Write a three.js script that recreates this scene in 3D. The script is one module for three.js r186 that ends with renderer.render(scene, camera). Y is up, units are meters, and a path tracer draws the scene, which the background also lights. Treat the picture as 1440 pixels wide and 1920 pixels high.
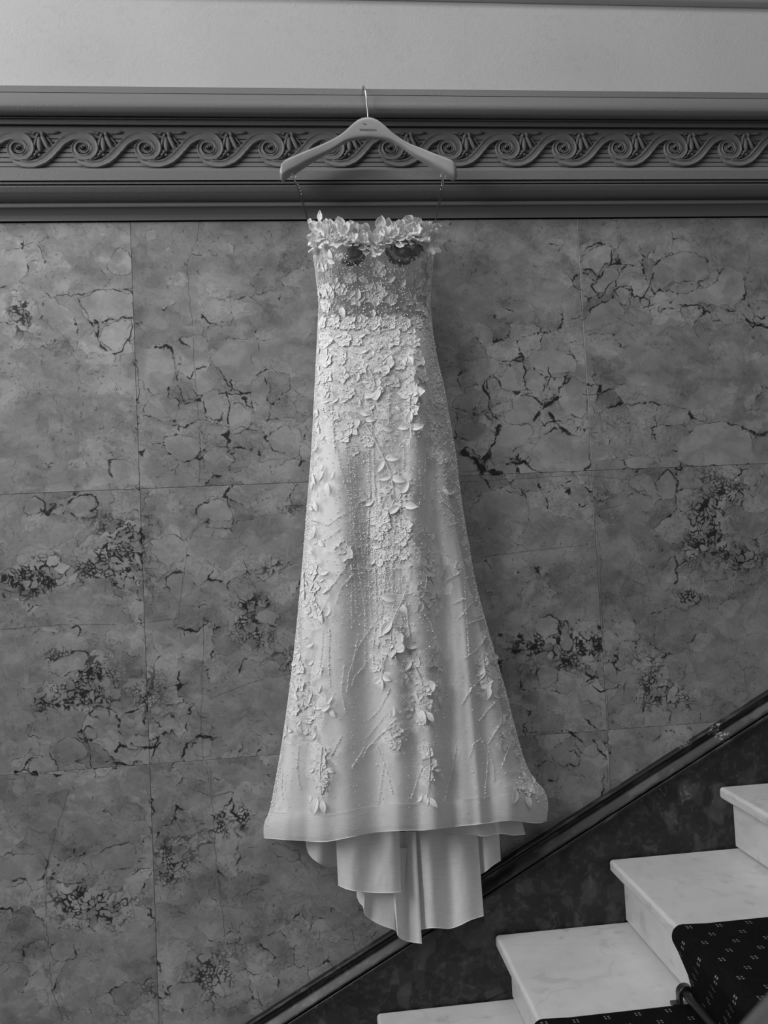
import * as THREE from 'three';
import { RoundedBoxGeometry } from 'three/addons/geometries/RoundedBoxGeometry.js';
import { mergeGeometries, toCreasedNormals } from 'three/addons/utils/BufferGeometryUtils.js';
import { RectAreaLightUniformsLib } from 'three/addons/lights/RectAreaLightUniformsLib.js';
import { FontLoader } from 'three/addons/loaders/FontLoader.js';
import { TextGeometry } from 'three/addons/geometries/TextGeometry.js';

// ---------------------------------------------------------------- camera, sky, light, exposure
const W = 1440, H = 1920, F = 1493, D2R = Math.PI / 180;
const scene = new THREE.Scene();
scene.background = new THREE.Color(0.8, 0.8, 0.8);
const renderer = new THREE.WebGLRenderer();
renderer.toneMapping = THREE.LinearToneMapping;
renderer.toneMappingExposure = 0.95;
renderer.shadowMap.enabled = true;
RectAreaLightUniformsLib.init();
const camera = new THREE.PerspectiveCamera(2 * Math.atan(H / 2 / F) / D2R, W / H, 0.02, 60);
const EYE = new THREE.Vector3(0, 1.75, 2.0);
const YAW = 5.823 * D2R, PITCH = 2.436 * D2R, ROLL = -2.806 * D2R;
const fwd = new THREE.Vector3(Math.sin(YAW) * Math.cos(PITCH), Math.sin(PITCH), -Math.cos(YAW) * Math.cos(PITCH));
const r0 = new THREE.Vector3(Math.cos(YAW), 0, Math.sin(YAW)), u0 = new THREE.Vector3().crossVectors(r0, fwd);
const CR = r0.clone().multiplyScalar(Math.cos(ROLL)).addScaledVector(u0, Math.sin(ROLL));
const CU = r0.clone().multiplyScalar(-Math.sin(ROLL)).addScaledVector(u0, Math.cos(ROLL));
camera.position.copy(EYE);
camera.quaternion.setFromRotationMatrix(new THREE.Matrix4().makeBasis(CR, CU, fwd.clone().negate()));
camera.focus = 1.95; camera.userData.fStop = 5.6;
scene.add(camera);

function areaLight(name, w, h, L, pos, target) {
  const l = new THREE.RectAreaLight(0xffffff, L, w, h);
  l.name = name; l.position.set(...pos); l.lookAt(...target); scene.add(l); return l;
}
const ROOM = { x0: -2.9, x1: 3.9, y0: -0.008, y1: 5.6, z1: 4.4 };
areaLight('stair_window_daylight', 1.9, 2.9, 8.8, [ROOM.x0 + 0.05, 3.85, 1.75], [3, 3.85, 1.75]);
areaLight('roof_light_daylight', 1.8, 1.0, 7.4, [0.5, ROOM.y1 - 0.06, 1.75], [0.5, 0, 1.75]);

// ---------------------------------------------------------------- helpers
const V3 = (x, y, z) => new THREE.Vector3(x, y, z);
// the point on the plane z = const that the photograph's pixel (px, py) shows
function at(px, py, z = 0) {
  const d = fwd.clone().addScaledVector(CR, (px - W / 2) / F).addScaledVector(CU, -(py - H / 2) / F);
  return EYE.clone().addScaledVector(d, (z - EYE.z) / d.z);
}
function atY(px, py, y) {
  const d = fwd.clone().addScaledVector(CR, (px - W / 2) / F).addScaledVector(CU, -(py - H / 2) / F);
  return EYE.clone().addScaledVector(d, (y - EYE.y) / d.y);
}
function rng(seed) { let s = seed >>> 0; return () => { s = (s + 0x6D2B79F5) | 0; let t = Math.imul(s ^ (s >>> 15), 1 | s); t = (t + Math.imul(t ^ (t >>> 7), 61 | t)) ^ t; return ((t ^ (t >>> 14)) >>> 0) / 4294967296; }; }
const clamp = (x, a = 0, b = 1) => x < a ? a : x > b ? b : x;
const mix = (a, b, t) => a + (b - a) * t;
const sstep = (a, b, x) => { const t = clamp((x - a) / (b - a)); return t * t * (3 - 2 * t); };
function table(pts) {            // smooth curve through [x, y] pairs
  const n = pts.length, m = pts.map((p, i) => { const a = pts[Math.max(0, i - 1)], b = pts[Math.min(n - 1, i + 1)]; return (b[1] - a[1]) / (b[0] - a[0] || 1); });
  return x => {
    if (x <= pts[0][0]) return pts[0][1]; if (x >= pts[n - 1][0]) return pts[n - 1][1];
    let i = 0; while (pts[i + 1][0] < x) i++;
    const h = pts[i + 1][0] - pts[i][0], t = (x - pts[i][0]) / h, t2 = t * t, t3 = t2 * t;
    return (2 * t3 - 3 * t2 + 1) * pts[i][1] + (t3 - 2 * t2 + t) * h * m[i] + (-2 * t3 + 3 * t2) * pts[i + 1][1] + (t3 - t2) * h * m[i + 1];
  };
}
const taken = {};
function numbered(name) { const k = taken[name] = (taken[name] ?? -1) + 1; return k ? `${name}_${String(k).padStart(3, '0')}` : name; }
function shade(o) { o.castShadow = true; o.receiveShadow = true; return o; }
function part(name, geo, mat, parent) { const m = shade(new THREE.Mesh(geo, mat)); m.name = name; parent.add(m); return m; }
function thing(name, label, category, extra = {}) { const g = new THREE.Group(); g.name = numbered(name); g.userData = { label, category, ...extra }; scene.add(g); return g; }
function struct(name, geo, mat, label, category) {
  const g = geo ? shade(new THREE.Mesh(geo, mat)) : new THREE.Group();
  g.name = name; g.userData = { kind: 'structure', label, category }; scene.add(g); return g;
}
function grid(nu, nv, fn, uvf = (u, v) => [u, v]) {
  const p = [], uv = [], ix = [];
  for (let j = 0; j <= nv; j++) for (let i = 0; i <= nu; i++) { const u = i / nu, v = j / nv, q = fn(u, v); p.push(q.x ?? q[0], q.y ?? q[1], q.z ?? q[2]); uv.push(...uvf(u, v)); }
  for (let j = 0; j < nv; j++) for (let i = 0; i < nu; i++) { const a = j * (nu + 1) + i, b = a + 1, c = a + nu + 1, d = c + 1; ix.push(a, c, b, b, c, d); }
  const g = new THREE.BufferGeometry();
  g.setAttribute('position', new THREE.Float32BufferAttribute(p, 3)); g.setAttribute('uv', new THREE.Float32BufferAttribute(uv, 2)); g.setIndex(ix); g.computeVertexNormals(); return g;
}
function boxUV(g) {              // uv in metres from the position, by the way the face points
  const p = g.attributes.position, n = g.attributes.normal, uv = new Float32Array(p.count * 2);
  for (let i = 0; i < p.count; i++) {
    const x = Math.abs(n.getX(i)), y = Math.abs(n.getY(i)), z = Math.abs(n.getZ(i));
    if (y >= x && y >= z) { uv[2 * i] = p.getX(i); uv[2 * i + 1] = p.getZ(i); }
    else if (x >= z) { uv[2 * i] = p.getZ(i); uv[2 * i + 1] = p.getY(i) + 0.37; }
    else { uv[2 * i] = p.getX(i); uv[2 * i + 1] = p.getY(i); }
  }
  g.setAttribute('uv', new THREE.BufferAttribute(uv, 2)); return g;
}
function box(w, h, d, x, y, z) { const g = new THREE.BoxGeometry(w, h, d); g.translate(x, y, z); return boxUV(g); }
function rbox(w, h, d, x, y, z, r = 0.004, s = 3) { const g = new RoundedBoxGeometry(w, h, d, s, r); g.translate(x, y, z); return boxUV(g); }
// a profile of [along n, height z] points swept from A to B; n is the direction across
function sweepStraight(profile, A, B, nDir, crease = 0.5) {
  const p = [], uv = [], ix = [], len = A.distanceTo(B); let s = 0;
  const zDir = V3(0, 0, 1);
  profile.forEach((q, i) => {
    if (i) s += Math.hypot(q[0] - profile[i - 1][0], q[1] - profile[i - 1][1]);
    for (const [P, u] of [[A, 0], [B, len]]) { const v = P.clone().addScaledVector(nDir, q[0]).addScaledVector(zDir, q[1]); p.push(v.x, v.y, v.z); uv.push(u, s); }
  });
  for (let i = 0; i < profile.length - 1; i++) { const a = 2 * i; ix.push(a, a + 2, a + 1, a + 1, a + 2, a + 3); }
  const g = new THREE.BufferGeometry();
  g.setAttribute('position', new THREE.Float32BufferAttribute(p, 3)); g.setAttribute('uv', new THREE.Float32BufferAttribute(uv, 2)); g.setIndex(ix);
  return toCreasedNormals(g, crease);
}
const arc = (cx, cy, rx, ry, a0, a1, n) => Array.from({ length: n + 1 }, (_, i) => { const a = (a0 + (a1 - a0) * i / n) * D2R; return [cx + rx * Math.cos(a), cy + ry * Math.sin(a)]; });
function tube(pts, r, seg = 40, rad = 6, closed = false) { return new THREE.TubeGeometry(new THREE.CatmullRomCurve3(pts, closed, 'centripetal'), seg, r, rad, closed); }

// noise
const RT = (() => { const r = rng(77), a = new Float32Array(65536); for (let i = 0; i < 65536; i++) a[i] = r(); return a; })();
const RT2 = (() => { const r = rng(991), a = new Float32Array(65536); for (let i = 0; i < 65536; i++) a[i] = r(); return a; })();
function vn(x, y) {
  const xi = Math.floor(x), yi = Math.floor(y), fx = x - xi, fy = y - yi, u = fx * fx * (3 - 2 * fx), v = fy * fy * (3 - 2 * fy);
  const a = (xi & 255) << 8, b = ((xi + 1) & 255) << 8, c = yi & 255, d = (yi + 1) & 255;
  const p = RT[a | c], q = RT[b | c], s = RT[a | d], t = RT[b | d];
  return p + (q - p) * u + (s + (t - s) * u - p - (q - p) * u) * v;
}
function fbm(x, y, o) { let s = 0, a = 0.5, n = 0; for (let i = 0; i < o; i++) { s += a * vn(x, y); n += a; a *= 0.5; x = x * 2.03 + 17.3; y = y * 2.03 + 9.1; } return s / n; }
const VR = { f1: 0, f2: 0, id: 0 };
function vor(x, y) {
  const xi = Math.floor(x), yi = Math.floor(y); let f1 = 9, f2 = 9, id = 0;
  for (let j = -1; j <= 1; j++) for (let i = -1; i <= 1; i++) {
    const k = (((xi + i) & 255) << 8) | ((yi + j) & 255), dx = xi + i + 0.1 + 0.8 * RT[k] - x, dy = yi + j + 0.1 + 0.8 * RT2[k] - y, d = dx * dx + dy * dy;
    if (d < f1) { f2 = f1; f1 = d; id = k; } else if (d < f2) f2 = d;
  }
  VR.f1 = Math.sqrt(f1); VR.f2 = Math.sqrt(f2); VR.id = id; return VR;
}
function tex(w, h, data, { srgb = false, repeat = null } = {}) {
  const t = new THREE.DataTexture(data, w, h, THREE.RGBAFormat);
  t.magFilter = THREE.LinearFilter; t.minFilter = THREE.LinearFilter; t.wrapS = t.wrapT = repeat ? THREE.RepeatWrapping : THREE.ClampToEdgeWrapping;
  if (repeat) t.repeat.set(...repeat); if (srgb) t.colorSpace = THREE.SRGBColorSpace; t.needsUpdate = true; return t;
}
const toS = l => 255 * (l <= 0.0031308 ? 12.92 * l : 1.055 * Math.pow(l, 1 / 2.4) - 0.055);
function greyTex(w, h, fn, opt = {}) {      // fn gives a linear value 0..1 when srgb, else the raw value
  const a = new Uint8Array(w * h * 4);
  for (let j = 0; j < h; j++) for (let i = 0; i < w; i++) { const v = clamp(fn(i, j)), q = opt.srgb ? toS(v) : 255 * v, k = 4 * (j * w + i); a[k] = a[k + 1] = a[k + 2] = q; a[k + 3] = 255; }
  return tex(w, h, a, opt);
}
const tile = (f, i, j, w, h) => {            // blends a pattern with itself so that it repeats without a seam
  const u = i / w, v = j / h, bu = sstep(0.75, 1, u), bv = sstep(0.75, 1, v);
  const a = mix(f(i, j), f(i - w, j), bu); return bv > 0 ? mix(a, mix(f(i, j - h), f(i - w, j - h), bu), bv) : a;
};

// ---------------------------------------------------------------- materials
const G = v => new THREE.Color().setRGB(v, v, v);
const grey = (v, rough = 0.8, o = {}) => new THREE.MeshStandardMaterial({ color: new THREE.Color().setRGB(v, v, v), roughness: rough, side: THREE.DoubleSide, ...o });
const plasterBump = greyTex(1024, 1024, (i, j) => tile((a, b) => 0.5 * fbm(a / 6, b / 5, 3) * (0.5 + vn(a / 70, b / 70)) + 0.2 * vn(a / 2.4, b / 2.4) + 0.25 * vn(a / 50, b / 40), i, j, 1024, 1024), { repeat: [1 / 0.9, 1 / 0.9] });
const plasterTone = greyTex(512, 512, (i, j) => tile((a, b) => 0.92 + 0.10 * (fbm(a / 80, b / 80, 4) - 0.5) - 0.05 * sstep(0.72, 0.8, vn(a / 5, b / 5)) * vn(a / 40, b / 40), i, j, 512, 512), { srgb: true, repeat: [1 / 1.3, 1 / 1.3] });
const M = {
  plaster: new THREE.MeshStandardMaterial({ color: new THREE.Color().setRGB(0.53, 0.53, 0.53), map: plasterTone, roughness: 0.9, bumpMap: plasterBump, bumpScale: 0.0006 }),
  room: grey(0.20, 0.9),
  cornice: new THREE.MeshStandardMaterial({ color: new THREE.Color().setRGB(0.17, 0.17, 0.17), roughness: 0.55, side: THREE.DoubleSide, bumpMap: plasterBump, bumpScale: 0.0006 }),
  metal: new THREE.MeshStandardMaterial({ color: new THREE.Color().setRGB(0.75, 0.75, 0.75), metalness: 1, roughness: 0.16 }),
  darkMetal: new THREE.MeshStandardMaterial({ color: new THREE.Color().setRGB(0.12, 0.12, 0.12), metalness: 0.9, roughness: 0.38 }),
  glass: new THREE.MeshPhysicalMaterial({ color: 0xffffff, transmission: 1, thickness: 0, roughness: 0, ior: 1.45 }),
};

// ---------------------------------------------------------------- room shell beyond the frame
{
  const { x0, x1, y0, y1, z1 } = ROOM, t = 0.2;
  struct('floor', box(x1 - x0 + 2 * t, 0.2, z1 + 2 * t, (x0 + x1) / 2, y0 - 0.1, z1 / 2), grey(0.07, 0.6), 'dark stone floor at the foot of the stairs', 'floor');
  const cx0 = -0.4, cx1 = 1.4, cz0 = 1.25, cz1 = 2.25;
  struct('ceiling', mergeGeometries([
    box(cx0 - x0 + t, 0.2, z1 + 2 * t, (x0 - t + cx0) / 2, y1 + 0.1, z1 / 2), box(x1 + t - cx1, 0.2, z1 + 2 * t, (x1 + t + cx1) / 2, y1 + 0.1, z1 / 2),
    box(cx1 - cx0, 0.2, cz0 + t, (cx0 + cx1) / 2, y1 + 0.1, (cz0 - t) / 2), box(cx1 - cx0, 0.2, z1 + t - cz1, (cx0 + cx1) / 2, y1 + 0.1, (z1 + t + cz1) / 2)]), M.room, 'plain plaster ceiling with a roof light', 'ceiling');
  const rl = struct('window_2', null, null, 'roof light set into the ceiling', 'window');
  part('pane', box(cx1 - cx0, 0.006, cz1 - cz0, (cx0 + cx1) / 2, y1 + 0.12, (cz0 + cz1) / 2), M.glass, rl);
  for (let k = 0; k <= 3; k++) part('glazing_bar', box(0.03, 0.05, cz1 - cz0, mix(cx0 + 0.015, cx1 - 0.015, k / 3), y1 + 0.13, (cz0 + cz1) / 2), M.room, rl);
  const wz0 = 0.8, wz1 = 2.7, wy0 = 2.4, wy1 = 5.3;
  struct('wall_left', mergeGeometries([
    box(t, y1 - y0, wz0, x0 - t / 2, (y0 + y1) / 2, wz0 / 2), box(t, y1 - y0, z1 - wz1, x0 - t / 2, (y0 + y1) / 2, (z1 + wz1) / 2),
    box(t, wy0 - y0, wz1 - wz0, x0 - t / 2, (wy0 + y0) / 2, (wz0 + wz1) / 2), box(t, y1 - wy1, wz1 - wz0, x0 - t / 2, (wy1 + y1) / 2, (wz0 + wz1) / 2)]), M.room, 'plain plaster wall with a tall window beside the stair foot', 'wall');
  struct('wall_right', box(t, y1 - y0, z1, x1 + t / 2, (y0 + y1) / 2, z1 / 2), M.room, 'plain plaster wall at the stair head', 'wall');
  struct('wall_front', box(x1 - x0 + 2 * t, y1 - y0, t, (x0 + x1) / 2, (y0 + y1) / 2, z1 + t / 2), M.room, 'plain plaster wall facing the marble wall', 'wall');
  const wn = struct('window_1', null, null, 'tall window in the wall beside the stair foot', 'window');
  for (let i = 0; i < 2; i++) for (let j = 0; j < 3; j++) part('pane', box(0.006, 0.94, 0.92, x0 - 0.12, wy0 + 0.483 + 0.967 * j, wz0 + 0.475 + 0.95 * i), M.glass, wn);
  for (let i = 0; i <= 2; i++) part('frame_bar', box(0.05, wy1 - wy0, 0.05, x0 - 0.12, (wy0 + wy1) / 2, mix(wz0 + 0.02, wz1 - 0.02, i / 2)), M.room, wn);
  for (let j = 0; j <= 3; j++) part('frame_bar', box(0.05, 0.05, wz1 - wz0, x0 - 0.12, mix(wy0 + 0.02, wy1 - 0.02, j / 3), (wz0 + wz1) / 2), M.room, wn);
}

// ---------------------------------------------------------------- marble wall
const LX0 = ROOM.x0, LX1 = ROOM.x1;
// where the breccia shows in the photograph: [px, py, rx, ry, strength, size of the pieces: 0 small .. 1 large]
const VEINS = [
  [230, 1205, 85, 26, .8, .2], [120, 1245, 50, 30, .6, .35], [320, 1365, 25, 40, .8, .3], [290, 1345, 70, 40, .7, .25], [470, 1065, 90, 24, .7, .12], [560, 1245, 40, 20, .7, .3], [350, 1250, 60, 20, .7, .3], [180, 1055, 70, 30, .7, .15], [330, 1075, 40, 30, .7, .3], [150, 1720, 90, 40, .6, .2], [480, 1660, 60, 40, .4, .4], [330, 1610, 60, 40, .5, .2], [610, 1620, 40, 26, .6, .4], [420, 1600, 60, 40, .4, .1],
  [110, 950, 95, 26, 0.9, .3], [235, 1000, 70, 50, 1, .15], [95, 1078, 95, 34, 0.9, .2], [40, 1105, 50, 30, 0.8, .3], [290, 1090, 60, 30, 0.9, .3], [395, 945, 50, 50, 0.9, .5], [548, 945, 40, 26, 1, .2],
  [495, 1180, 105, 65, 1, .2], [200, 1275, 70, 45, 0.9, .15], [130, 1310, 130, 28, 0.7, .2], [190, 1412, 150, 40, 1, .75], [365, 1395, 40, 40, 0.6, .6], [320, 1320, 40, 60, 0.7, .2], [330, 1520, 60, 45, 0.9, .7], [440, 1530, 45, 30, 0.9, .15], [470, 1420, 40, 14, .5, .2],
  [190, 1625, 110, 34, 0.8, .35], [210, 1680, 100, 34, 0.7, .1], [60, 1690, 80, 40, 0.8, .25], [420, 1790, 130, 60, 0.9, .25], [370, 1860, 110, 40, 0.75, .35], [560, 1800, 70, 40, 0.7, .1], [690, 1745, 34, 30, 0.9, .1], [530, 1720, 40, 30, .5, .3], [70, 1800, 50, 40, .6, .3],
  [45, 585, 40, 40, 0.7, .1], [100, 650, 90, 34, 0.7, .05], [300, 730, 70, 70, 0.6, 1], [430, 750, 80, 60, 0.9, .6], [500, 570, 90, 60, 0.45, .5], [500, 800, 90, 60, 0.7, .7], [330, 830, 70, 50, 0.4, .8], [430, 870, 100, 40, .55, .6], [130, 872, 120, 14, 0.8, .2], [25, 505, 40, 40, 0.6, .8], [250, 920, 40, 12, .8, .1], [60, 480, 20, 20, .5, .1],
  [1128, 510, 60, 60, 0.95, .6], [1190, 500, 60, 50, 0.6, .1], [1260, 540, 120, 55, 0.7, 1], [1415, 575, 40, 50, 0.8, .7], [1300, 600, 24, 20, 0.9, .05], [960, 700, 110, 45, 0.75, .7], [985, 790, 120, 90, 0.85, .9], [905, 790, 50, 60, 0.9, .3], [1000, 615, 90, 20, .6, .4], [1180, 785, 60, 40, 0.9, .2], [1350, 800, 100, 30, 0.6, .9], [1290, 835, 30, 30, .7, .2],
  [1240, 905, 90, 40, 0.7, 1], [1350, 910, 90, 44, 1, .2], [1370, 1045, 95, 70, 0.95, .25], [1310, 990, 40, 60, .8, .2], [1010, 1070, 22, 18, 0.9, .05], [1295, 1125, 45, 18, 0.8, .2], [1000, 1205, 95, 40, 1, .3], [1150, 1225, 110, 38, 0.85, .12], [1070, 1270, 100, 30, .7, .5], [1030, 1395, 100, 55, 0.9, .9], [1235, 1310, 80, 36, 0.85, .2], [1185, 1180, 50, 30, .6, .2], [1250, 1380, 80, 40, .5, .6], [1040, 925, 60, 26, .6, .4], [1130, 920, 40, 26, .5, .2], [920, 940, 60, 30, .5, 1],
].map(([px, py, rx, ry, s, k]) => { const p = at(px, py), q = at(px + rx, py), r = at(px, py + ry); return { x: p.x, y: p.y, rx: q.distanceTo(p) * 1.18, ry: r.distanceTo(p) * 1.22, s, k: k * 0.9 }; });
// dark seams traced where they run: [width in mm, [px, py] ...]
const SEAMS = [
  [2.5, [84, 552], [95, 556], [140, 553], [180, 545], [205, 541], [235, 548], [248, 550]], [5, [143, 560], [165, 590], [174, 612], [182, 632], [190, 650], [200, 659]], [5, [178, 606], [210, 599], [230, 597], [247, 597]], [6, [176, 600], [186, 610], [180, 628]], [3, [246, 600], [247, 625], [236, 643], [226, 657], [210, 662]],
  [4, [255, 695], [258, 725], [259, 756]], [3, [257, 712], [264, 715], [270, 730]], [6, [290, 651], [310, 649], [318, 655], [328, 672]], [3, [325, 670], [330, 690], [333, 715]], [9, [331, 725], [338, 740], [347, 755]], [4, [355, 715], [360, 700], [372, 690], [386, 688]], [4, [405, 685], [414, 698], [420, 712], [432, 725]], [3, [430, 735], [448, 743], [465, 760], [475, 773]], [4, [425, 735], [432, 760], [424, 775], [428, 795]], [4, [470, 742], [472, 760], [476, 772]], [4, [478, 705], [495, 694], [510, 693], [519, 698]], [3, [494, 706], [498, 724]],
  [3, [303, 840], [308, 820], [325, 815], [345, 818], [370, 822]], [2.5, [435, 810], [448, 800], [480, 808]], [4, [355, 745], [362, 750], [380, 752], [385, 775]],
  [14, [938, 800], [925, 835], [912, 860], [902, 886]], [16, [870, 850], [895, 870], [912, 884], [940, 888]], [8, [950, 872], [985, 865], [995, 880]], [8, [1002, 790], [1018, 765], [1030, 755], [1050, 745]], [9, [1028, 775], [1040, 790], [1048, 800], [1066, 815]], [5, [975, 740], [1000, 745], [1018, 760]], [5, [980, 675], [984, 700], [980, 735]], [4, [1030, 690], [1032, 705], [1025, 730]], [6, [905, 720], [915, 745], [918, 770], [930, 785]], [4, [945, 680], [965, 675], [990, 678]],
  [5, [1093, 478], [1104, 463], [1118, 456], [1134, 456]], [4, [1146, 468], [1148, 485], [1136, 505], [1120, 525]], [4, [1108, 535], [1122, 553], [1126, 558]], [3, [1128, 555], [1148, 530]], [4, [1094, 505], [1110, 508], [1122, 520]], [3, [1150, 545], [1160, 540], [1185, 543], [1182, 560], [1172, 575], [1160, 560], [1152, 548]], [4, [1228, 498], [1240, 485], [1258, 475]], [3, [1225, 510], [1220, 530], [1200, 560], [1205, 575], [1230, 568]], [3, [1330, 505], [1325, 520], [1300, 528], [1270, 530]], [7, [1392, 590], [1400, 602], [1420, 612], [1440, 612]], [3, [1245, 580], [1280, 571], [1330, 573]],
  [4, [1220, 755], [1240, 760], [1285, 765]], [9, [1290, 770], [1300, 785], [1318, 794]], [9, [1395, 803], [1420, 815], [1440, 812]], [4, [1092, 742], [1125, 738], [1160, 720]],
  [5, [126, 942], [150, 927], [180, 930], [186, 945], [172, 960]], [8, [75, 955], [90, 965], [105, 945]], [5, [45, 1442], [55, 1425], [70, 1422]], [10, [28, 1450], [48, 1444], [70, 1452]], [10, [205, 1420], [222, 1432], [240, 1434]], [7, [245, 1392], [250, 1400], [285, 1402], [300, 1395]], [6, [340, 1420], [352, 1392], [375, 1382], [400, 1384]], [4, [142, 1380], [165, 1395], [170, 1440]],
  [10, [970, 1195], [990, 1200], [1005, 1215], [960, 1225]], [6, [1048, 1165], [1050, 1200], [1045, 1215]], [4, [1108, 1280], [1125, 1296], [1137, 1294], [1160, 1288]], [6, [1110, 1385], [1128, 1410], [1136, 1425]], [5, [1062, 1370], [1080, 1380], [1100, 1400]],
];
// single pieces of the breccia traced from the photograph: [view origin x, y, scale, [tone, x, y, x, y ...] ...]
const PIECES = [
  [800, 380, 1.587, [.06, 460,190,475,150,505,125,535,120,552,135,548,165,520,195,510,210,480,200], [.03, 490,240,520,210,560,190,575,215,545,255,518,270,500,262], [.05, 558,262,585,252,608,258,605,285,588,303,565,290], [.045, 470,335,500,310,550,282,578,300,586,330,560,352,510,365,480,375], [.0, 672,205,680,180,720,155,760,148,830,170,845,205,800,235,740,235,690,250], [.045, 690,320,730,285,790,265,850,240,900,195,940,215,945,260,920,310,860,300,780,300],
    [.015, 215,520,270,475,290,490,292,550,250,560], [.01, 295,500,345,515,350,555,325,565,295,548], [.03, 300,465,340,445,410,440,440,470,435,510,380,505,330,495], [.03, 395,560,440,520,472,540,478,610,450,640,405,620], [.01, 240,620,280,570,340,590,335,635,300,660,235,655], [.0, 185,750,205,680,240,665,320,670,300,700,250,740,200,785], [.01, 310,740,340,700,380,670,430,690,478,720,484,788,320,796], [-.02, 100,680,140,650,175,670,165,700,125,712], [-.01, 95,795,115,735,150,750,160,780,140,798], [-.01, 135,920,160,870,220,850,290,870,305,930,250,955,180,965], [.05, 690,830,720,790,745,830,735,870,705,890], [.0, 595,830,640,805,680,830,670,850,620,860], [.045, 745,740,790,670,860,660,930,660,960,680,960,772,770,776], [-.01, 80,610,90,575,130,560,150,590,130,620], [.0, 150,480,190,465,215,480,200,510,165,515]],
  [0, 400, 2.4, [.05, 350,390,400,355,480,345,590,365,597,465,480,485,420,490,370,430], [.055, 455,560,470,510,530,480,580,490,560,560,530,620,490,620], [.03, 612,640,660,605,730,610,775,660,780,740,740,790,690,800,640,780], [.02, 960,660,985,590,1040,565,1110,590,1140,660,1130,730,1060,760,1010,745], [.01, 870,760,890,720,930,710,960,770,950,810,890,820], [.03, 920,820,985,795,1010,850,1000,930,960,940,915,900], [.02, 1030,900,1060,860,1110,880,1130,940,1090,980,1035,975], [.0, 1140,760,1185,730,1205,830,1160,855], [.04, 805,565,870,545,930,570,920,600,850,605], [.02, -20,190,60,160,110,175,130,230,110,290,50,310,-20,320], [-.01, 480,250,490,190,540,155,590,180,585,270,520,275], [.0, 500,1130,540,1105,590,1120,620,1170,560,1200,500,1180], [.0, 740,1030,800,1005,880,1020,890,1080,820,1110,760,1090], [.01, 1210,990,1270,960,1330,1000,1310,1060,1240,1070]],
  [0, 900, 2.4, [.03, 290,130,300,75,380,65,430,90,410,145,340,155], [.03, 745,460,780,420,840,415,868,450,860,510,800,535,755,500], [.03, 690,270,760,245,820,260,840,330,770,390,710,370], [.0, 115,1290,150,1250,220,1255,260,1290,240,1320,130,1322], [.035, 580,1180,630,1145,690,1160,700,1200,620,1210], [.03, 600,1250,650,1215,710,1220,725,1268,640,1278], [.0, 370,1140,410,1115,440,1130,430,1170,390,1175], [.02, 250,1195,320,1170,390,1200,380,1250,280,1260], [.01, 920,1150,950,1180,940,1230,900,1250,860,1220,880,1165], [.02, 100,120,150,80,200,100,190,150,120,165], [.02, 890,130,950,90,1010,110,1040,170,970,190,910,175], [.01, 240,830,300,800,380,780,400,830,330,860,260,870], [.015, 1160,620,1210,590,1250,620,1220,660], [.0, 410,1060,460,1020,500,1060,460,1090], [.02, 720,1090,760,1040,790,1080,770,1130]],
  [0, 1400, 1.895, [-.02, 545,170,570,150,605,165,600,210,560,245,545,220], [-.02, 660,170,700,155,740,180,745,205,700,225,665,200], [-.01, 755,180,800,160,820,175,800,215,760,225], [.0, 605,290,630,270,650,300,620,325], [-.01, -10,385,80,375,150,385,165,430,140,470,60,480,-10,470], [-.01, 320,400,380,360,460,350,490,410,420,430,340,430], [.0, 600,660,650,630,690,650,670,685,610,685], [.0, 720,640,790,615,810,660,760,690,725,675], [-.01, 930,700,960,670,1010,680,1020,720,970,740], [-.02, 945,350,990,340,1060,370,1050,405,990,395], [-.01, 600,870,650,840,700,860,710,910,640,920], [.0, 910,850,960,830,980,880,940,910], [.01, 180,720,220,700,265,715,260,750,200,765], [.03, 900,935,930,915,945,940,920,960], [.03, 700,740,735,728,750,750,720,765]],
  [840, 880, 2.4, [.0, 460,1290,500,1240,560,1260,580,1320,530,1340,480,1320], [.01, 580,1310,640,1280,700,1310,690,1370,620,1370], [.01, 580,1220,620,1180,690,1210,700,1260,650,1290,590,1260], [.0, 410,1350,450,1320,480,1350,450,1390], [.0, 490,960,540,925,580,960,560,1000,510,1010], [-.01, 405,920,450,890,490,920,470,970,420,980], [.04, 400,700,440,660,490,670,500,730,440,760], [.03, 505,740,530,690,550,720,548,820,515,820], [.03, 950,500,990,420,1020,380,1030,500,970,550], [.01, 790,970,830,940,840,1010,800,1020], [.02, 580,1010,640,970,720,990,700,1040,600,1050], [.02, 860,60,900,30,940,70,900,110]],
].flatMap(([ox, oy, k, ...ps]) => ps.map(([tone, ...c]) => {
  const pts = []; for (let i = 0; i < c.length; i += 2) { const p = at(ox + c[i] / k, oy + c[i + 1] / k); pts.push(V3(p.x, p.y, 0)); }
  const out = new THREE.CatmullRomCurve3(pts, true, 'centripetal').getPoints(64), cx = pts.reduce((a, p) => a + p.x, 0) / pts.length, cy = pts.reduce((a, p) => a + p.y, 0) / pts.length;
  return { tone, out, cx, cy };
}));
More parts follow.
